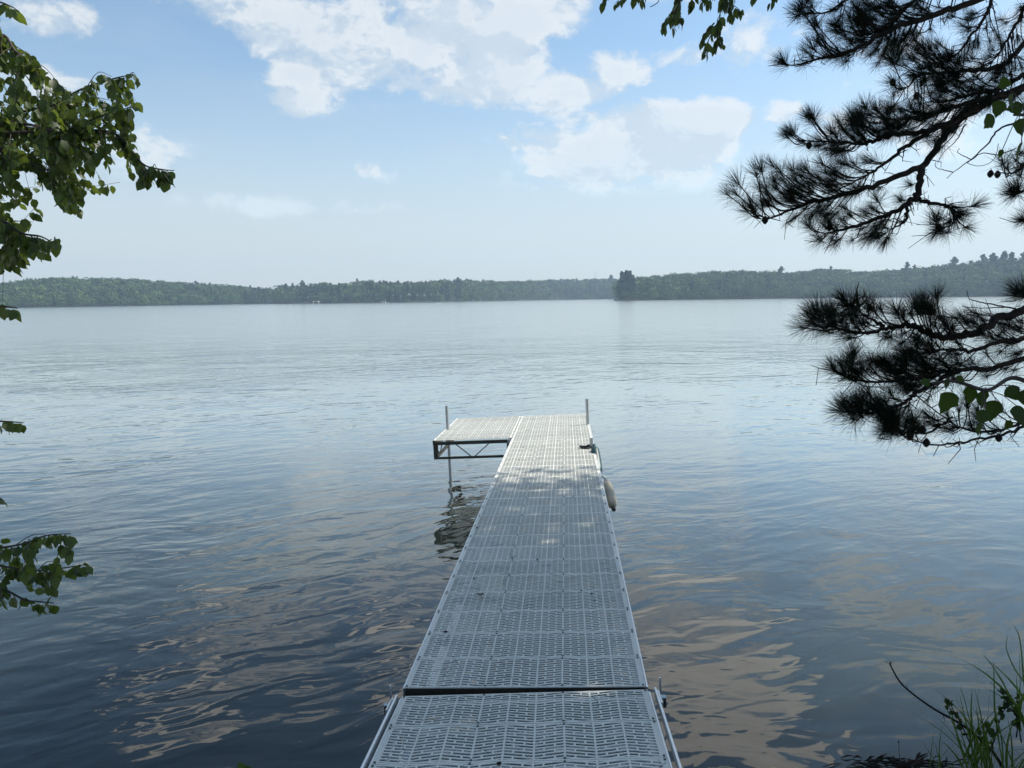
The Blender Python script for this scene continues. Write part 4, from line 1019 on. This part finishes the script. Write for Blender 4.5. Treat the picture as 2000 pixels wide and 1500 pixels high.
    for (x, y, z) in [(1400+1300/3, 1330/3, 4.1), (1400+283/3, 1288/3, 3.9), (1500+1160/3.75, 500+1365/3.75, 3.45), (1500+1040/3.75, 500+1315/3.75, 3.45), (1500+1130/3.75, 500+1270/3.75, 3.5), (1500+1690/3.75, 500+1330/3.75, 3.8), (1400+1170/3, 560/3, 4.3), (1400+1030/3, 480/3, 4.3), (1750+790/4.285, 150+810/4.285, 4.2), (1750+850/4.285, 150+815/4.285, 4.2), (1400+540/3, 850/3, 4.2), (1400+660/3, 1330/3, 4.05)]:
        c = at(x, y, z); mb = MB()
        for r_ in range(7):
            for s_ in range(7):
                a = s_*.9+r_*.45; rr = .017*math.sin(math.pi*(r_+1)/8.2); mb.tube([c+np.array([0, 0, (r_-3)*.006]), c+np.array([rr*math.cos(a), rr*math.sin(a), (r_-3)*.006-.003])], [.004, .0035], 4)
        mb.build('pine_cone', M_cone, e)
    # crown above the view: carries the shade that falls on the dock
    def keep(P):
        x, y = deck_hit(P)
        lim = 8.55+.18*np.sin(x*7)+.12*np.sin(x*17+1); near = (x > -3) & (x < 1.2)
        edge = (y > 7.6) & (rng.uniform(size=len(P)) < (y-7.6)*.35)
        hole = ((x > -.8) & (x < .35) & (y > 7.75) & (y < 8.25) & (np.sin(x*9+y*13) > .3))
        return ~(near & ((y > lim) | edge | hole))
    crown(e, [(5.6, 9.2, 11.4, 2.9, 2.6, 2.4), (4.6, 7.0, 10.6, 2.6, 2.6, 1.9), (6.6, 7.0, 12.6, 2.6, 2.6, 2.2), (4.0, 5.2, 9.4, 2.2, 2.0, 1.4), (7.6, 6.0, 8.0, 1.6, 2.0, 2.4)], 50000, .115, M_crown, T[-2], keep, name='upper_crown')
pine()

# ---- broad leaves close by on the right (basswood sapling)
def basswood():
    base = np.array([3.6, 1.6, 1.0])
    e = empty('basswood_sapling', base, 'broad-leaved sapling poking in front of the pine at the right edge', 'sapling')
    T = smooth_path([base-np.array([0, 0, .3]), base+np.array([.05, .1, 1.2]), base+np.array([-.1, .2, 2.4]), base+np.array([-.2, .3, 3.4])], 5)
    mb = MB(); mb.tube(T, list(np.linspace(.03, .01, len(T))), 8); mb.build('trunk', M_twig, e, True)
    th = np.linspace(0, 2*math.pi, 17)[:-1]
    ov = np.array([(.5-.5*math.cos(t)*(1 if math.cos(t) > 0 else 1.0), .47*math.sin(t)*(1.12 if math.cos(t) > 0 else .78)+.012*math.sin(9*t), .05*math.cos(2*t)) for t in th]+[(.42, 0, -.05)])
    ov[8, 0] += .20; ov[:, 0] -= ov[0, 0]*0
    of = np.array([(16, i, (i+1) % 16) for i in range(16)])
    specs = [(1955, 205, 1.9, .075, (-.2, -.9)), (1975, 190, 1.95, .09, (.1, -1)), (1940, 235, 1.9, .08, (-.7, -.8)), (1990, 240, 1.9, .08, (.3, -1)), (1958, 300, 1.9, .04, (-.3, -1)), (1995, 285, 1.85, .09, (-.1, -1)), (1965, 180, 1.95, .06, (-.2, .9)), (1998, 215, 2, .08, (-.9, -.2)),
             (1852, 748, 2.0, .055, (-.3, -.9)), (1870, 742, 2.0, .040, (.5, -.8)), (1862, 775, 1.95, .11, (-.35, -.8)), (1815, 752, 2.05, .055, (-.9, -.25)), (1885, 765, 2.0, .07, (.7, -.5)), (1920, 770, 2.0, .09, (.1, -.9)), (1945, 790, 1.95, .10, (-.2, -.9)), (1925, 810, 1.9, .075, (-.6, -.9)),
             (1965, 765, 2.0, .09, (.6, -.6)), (1985, 800, 1.9, .10, (.1, -1)), (1995, 770, 1.95, .09, (.4, -.7)), (1915, 835, 1.9, .06, (-.3, -1)), (1900, 770, 2.05, .07, (-.1, -1)), (1975, 830, 1.9, .05, (-.5, -.8))]
    tw = MB()
    for grp, hub in ((specs[:8], at(2060, 215, 2.05)), (specs[8:], at(2080, 760, 2.05))):
        tz = np.array(T[-4]) if hub[2] > 3.3 else np.array(T[9])
        pts = smooth_path([tz, (tz+hub)/2+np.array([0, 0, .05]), hub, at(proj(hub)[0]-60, proj(hub)[1]-10, 2.02)]+([at(1975, 738, 2.03), at(1930, 762, 1.98), at(1885, 750, 2.0), at(1855, 744, 2.0), at(1822, 749, 2.0)] if hub[2] < 3.3 else []), 5)
        mb = MB(); mb.tube(pts, list(np.linspace(.009, .0032, len(pts))), 6); br = mb.build('branch', M_twig, e, True)
        pos = []; D = []; N = []; s = []
        for (x, y, z, sz, (dx, dy)) in grp:
            p = at(x, y-8, z); d = CR*dx+CU*dy+CF*rnd.uniform(-.35, .35); pos.append(p); D.append(d); N.append(-CF*rnd.uniform(.4, 1)+rng.normal(size=3)*.35+np.array([0, 0, .4])); s.append(sz*.52)
            P = np.array(pts); a = P[np.linalg.norm(P-p, axis=1).argmin()]; tw.tube([a, (a+p)/2+np.array([0, 0, .008]), p], .0012, 4, cap=False)
        V, F = scatter(ov, of, np.array(pos), rotmats(np.array(D), np.array(N)), np.array(s))
        mesh('leaves', V, F, M_bass, br, attr=np.repeat(rng.uniform(0, 1, len(pos)), 16))['kind'] = 'stuff'
    tw.build('leaf_stalks', M_twig, e)['kind'] = 'stuff'
basswood()

# ------------------------------------------------------------------ shore plants, bottom right
def blade(mb, p, d, L, w, bend):
    d = np.array(d)/np.linalg.norm(d); sd = np.cross(d, unit(1)[0]); sd /= np.linalg.norm(sd); V = []
    n = 6; q = np.array(p, float); dirn = d.copy()
    for i in range(n+1):
        t = i/n; ww = w*(1-t)**.6*(.6+.8*min(t*3, 1)) if t < 1 else .0002
        V += [q-sd*ww*.5, q+sd*ww*.5+np.array([0, 0, ww*.15])]
        dirn = dirn+np.array([bend[0], bend[1], -abs(bend[2])*t])*(1/n); dirn /= np.linalg.norm(dirn); q = q+dirn*L/n
    mb.add(V, [(2*i, 2*i+2, 2*i+3, 2*i+1) for i in range(n)])
def ground_z(x, y):
    t = float(shore_y(x))-y
    return (-.42*(-t) if t < 0 else .02*min(t*8, 1)+.52*t) if t < 2.6 else 1.4
def tri_attr(o):
    n = len(o.data.polygons); a = o.data.attributes.new('tint', 'FLOAT', 'FACE'); a.data.foreach_set('value', rng.uniform(0, 1, n).astype(np.float32)); return o
def plants():
    # each clump: base pixel on the bank, number of blades, height
    def clump(name, px, py, z, n, h, lab, spread, w=.007, lean=(0, 0)):
        b = at(px, py, z); e = empty(name, b, lab, 'grass clump', 'tall grass clumps on the bank edge')
        mb = MB()
        for _ in range(n):
            p = b+np.array([rnd.gauss(0, spread), rnd.gauss(0, spread), -.03]); mb_d = (rnd.gauss(lean[0], .22), rnd.gauss(lean[1], .2), 1)
            blade(mb, p, mb_d, h*rnd.uniform(.45, 1.05), w*rnd.uniform(.6, 1.3), (rnd.gauss(lean[0]*1.2, .5), rnd.gauss(0, .4), rnd.uniform(.2, 1.1)))
        tri_attr(mb.build('blades', M_grass, e))['kind'] = 'stuff'
        return e, b
    clump('grass_clump', 1905, 1505, 4.0, 26, .48, 'tall grass clump left of the seeded stalks in the bottom right corner', .05, .011, (-.12, 0))
    clump('grass_clump', 1945, 1520, 3.8, 34, .56, 'dense tall grass clump nearest the bottom right corner', .07, .009)
    clump('grass_clump', 2005, 1420, 3.9, 16, .55, 'tall grass with long blades cut by the right edge of the view', .05, .013, (-.08, 0))
    clump('grass_clump', 1850, 1512, 4.05, 16, .30, 'short sparse grass at the water edge left of the tall clumps', .06, .006, (-.1, 0))
    # traced long blades
    e = empty('reed_plant', at(1960, 1515, 4.0), 'broad-bladed reed with two long arching leaves at the right edge', 'reed')
    mb = MB()
    for pl, w in (([(1960, 1500), (1950, 1440), (1943, 1380), (1942, 1330), (1940, 1290)], .016), ([(2010, 1400), (2000, 1330), (1996, 1280), (1990, 1240), (1979, 1220)], .014),
                  ([(2010, 1345), (1995, 1325), (1983, 1308), (1972, 1285), (1965, 1262), (1969, 1240)], .013), ([(1985, 1400), (1965, 1345), (1945, 1310), (1918, 1275)], .014), ([(1890, 1480), (1898, 1420), (1897, 1385), (1899, 1345)], .018), ([(1905, 1440), (1892, 1400), (1885, 1370), (1874, 1338)], .009), ([(1900, 1500), (1880, 1440), (1872, 1400)], .010)):
        sp = smooth_path([at(x, y, 3.95) for x, y in pl], 3); n = len(sp); V = []
        for i, p in enumerate(sp):
            t = i/(n-1); ww = w*min(1, .35+t*2)*(1-t)**.5+.0004; V += [p-CR*ww/2, p+CR*ww/2+CF*ww*.3]
        mb.add(V, [(2*i, 2*i+2, 2*i+3, 2*i+1) for i in range(n-1)])
    tri_attr(mb.build('blades', M_grass, e))
    # bare stick with the leafy shoot
    mb = MB(); sp = smooth_path([at(x, y, z) for x, y, z in ((1935, 1462, 4.0), (1895, 1428, 4.0), (1870, 1410, 4.05), (1820, 1382, 4.1), (1765, 1340, 4.15), (1742, 1305, 4.2), (1738, 1292, 4.2))], 5)
    sp = [at(1960, 1500, 3.95)]+sp
    mb.tube(sp, list(np.linspace(.009, .0035, len(sp))), 6)
    for i, (dx, dy) in ((len(sp)-3, (9, -6)), (len(sp)-4, (-10, -6)), (14, (4, 14)), (20, (-4, -12)), (9, (8, 6))):
        x, y, z = proj(sp[i]); mb.tube([sp[i], at(x+dx, y+dy, z)], [.002, .001], 4)
    tag(mb.build('stick', M_bark, None, True), 'bare dark stick leaning out over the water by the grass', 'stick')
    e = empty('leafy_shoot', at(1905, 1475, 3.95), 'thin shoot with small round leaves beside the bare stick', 'plant')
    st = MB(); P_ = []; D = []; N = []; s = []
    for pl in ([(1905, 1475), (1880, 1420), (1865, 1392), (1852, 1366)], [(1925, 1490), (1940, 1450), (1955, 1400), (1968, 1370), (1955, 1350)], [(1995, 1450), (1985, 1400), (1968, 1372)], [(1985, 1440), (1990, 1400), (1992, 1360)]):
        sp = smooth_path([at(x, y, 3.9) for x, y in pl], 4); st.tube(sp, list(np.linspace(.004, .0016, len(sp))), 5)
        for q in sp[3:]:
            for _ in range(2):
                P_.append(q); D.append(CR*rnd.uniform(-1, 1)+CU*rnd.uniform(-.6, .8)+CF*.3); N.append(rng.normal(size=3)+np.array([0, -.5, .6])); s.append(rnd.uniform(.018, .04))
    for (x, y, sz) in ((1845, 1370, .028), (1853, 1383, .024), (1944, 1435, .05), (1930, 1450, .05), (1935, 1420, .045), (1918, 1430, .035), (1990, 1410, .03)):
        P_.append(at(x, y, 3.9)); D.append(CR*rnd.uniform(-1, 1)+CU*.1); N.append(-CF+np.array([0, 0, .6])); s.append(sz)
    st.build('stem', M_twig, e, True); leaves_mesh('leaves', P_, D, N, s, M_bass, e, 1.6)
    # thin seed-headed stalk and small tip of leaf bottom left
    mb = MB(); mb.tube([at(1756, 1520, 4.2), at(1757, 1480, 4.2), at(1755, 1450, 4.2)], [.002, .0015, .0012], 5); c = at(1755, 1449, 4.2); mb.tube([c-np.array([0, 0, .006]), c, c+np.array([0, 0, .007])], [.002, .005, .001], 6)
    tag(mb.build('seed_stalk', M_bark), 'lone thin stalk with a dark seed head at the bottom', 'stalk')
    e = empty('seedling', at(480, 1540, 3.7), 'leaf tips of a green seedling at the bottom edge left of the dock', 'plant')
    mb = MB(); mb.tube([at(480, 1560, 3.7), at(474, 1500, 3.7)], .002, 5); mb.build('stem', M_twig, e)
    leaves_mesh('leaves', [at(478, 1512, 3.7), at(474, 1505, 3.7), at(488, 1515, 3.7)], [CU*.8-CR*.4, CU*.3+CR, CR+CU*.5], [-CF+CU*.3]*3, [.07, .05, .05], M_grass, e, 1.1)
    # debris afloat along the edge
    mb = MB(); rr = random.Random(5)
    for _ in range(70):
        x = rr.gauss(1735, 55); y = 1478+rr.uniform(0, 26)+abs(x-1735)*.04; d = at(x, y, 1)-CAM; t = -CAM_Z/d[2]; p = CAM+d*t; p[2] = .006
        a = rr.gauss(.1, .5); l = rr.uniform(.03, .16); q = p+np.array([math.cos(a)*l, math.sin(a)*l, rr.uniform(-.004, .006)])
        mb.tube([p, (p+q)/2+np.array([0, 0, rr.uniform(.002, .015)]), q], [.002, rr.uniform(.003, .009), .0015], 5)
    tag(mb.build('floating_debris', M_bark), 'dark soaked twigs and bark floating at the water edge', 'debris', kind='stuff')
plants()
def stones():
    # pale, barely submerged stones at the bottom of the view
    mt, w = mat('algae_stone')
    pos = w.n('ShaderNodeTexCoord').outputs['Object']
    nz = w.n('ShaderNodeTexNoise', ins={'Vector': pos, 'Scale': 30., 'Detail': 6., 'Roughness': .8}).outputs[0]
    c = w.ramp(nz, [(.35, (.10, .09, .045)), (.6, (.30, .28, .15))]); b = w.n('ShaderNodeBump', ins={'Strength': .6, 'Distance': .01, 'Height': nz})
    p = w.n('ShaderNodeBsdfPrincipled', ins={'Base Color': c, 'Roughness': .6, 'Normal': b.outputs[0]}); w.n('ShaderNodeOutputMaterial', ins={0: p.outputs[0]})
    labs = ['flat pale algae-covered stone at the bottom edge, right beside the dock', 'flat pale algae-covered stone second from the dock along the bottom edge', 'small pale algae-covered stone farthest from the dock along the bottom edge']
    for k, (px, py, a, b_) in enumerate(((1395, 1503, .30, .10), (1505, 1503, .16, .07), (1568, 1508, .08, .05))):
        d = at(px, py, 1)-CAM; t = -CAM_Z/d[2]; c0 = CAM+d*t; bm = bmesh.new(); bmesh.ops.create_icosphere(bm, subdivisions=4, radius=1)
        V = []
        for v in bm.verts:
            n = 1+.10*math.sin(v.co.x*5+k)*math.sin(v.co.y*4)+.05*math.sin(v.co.x*13+v.co.y*9+k); V.append((c0[0]+v.co.x*a*n, c0[1]+v.co.y*b_*n-.02, -.032+v.co.z*.036*n))
        F = [tuple(q.index for q in f.verts) for f in bm.faces]; bm.free()
        tag(mesh('stone', V, F, mt, None, True), labs[k], 'stone', 'pale stones at the waterline')
stones()

# ------------------------------------------------------------------ haze
def haze():
    mb = MB(); mb.box((0, 700, 42), 2900, 1560, 92); o = mb.build("haze", [])
    mt = bpy.data.materials.new('haze_air'); mt.use_nodes = True; w = NT(mt.node_tree)
    v = w.n('ShaderNodeVolumePrincipled', ins={'Color': (.58, .78, 1.0, 1), 'Density': HAZE, 'Anisotropy': .2})
    out = w.n('ShaderNodeOutputMaterial'); w.t.links.new(v.outputs[0], out.inputs['Volume'])
    o.data.materials.clear(); o.data.materials.append(mt); tag(o, kind='stuff'); tag(o, 'thin pale summer haze over the lake', 'haze')
HAZE = .00036
haze()
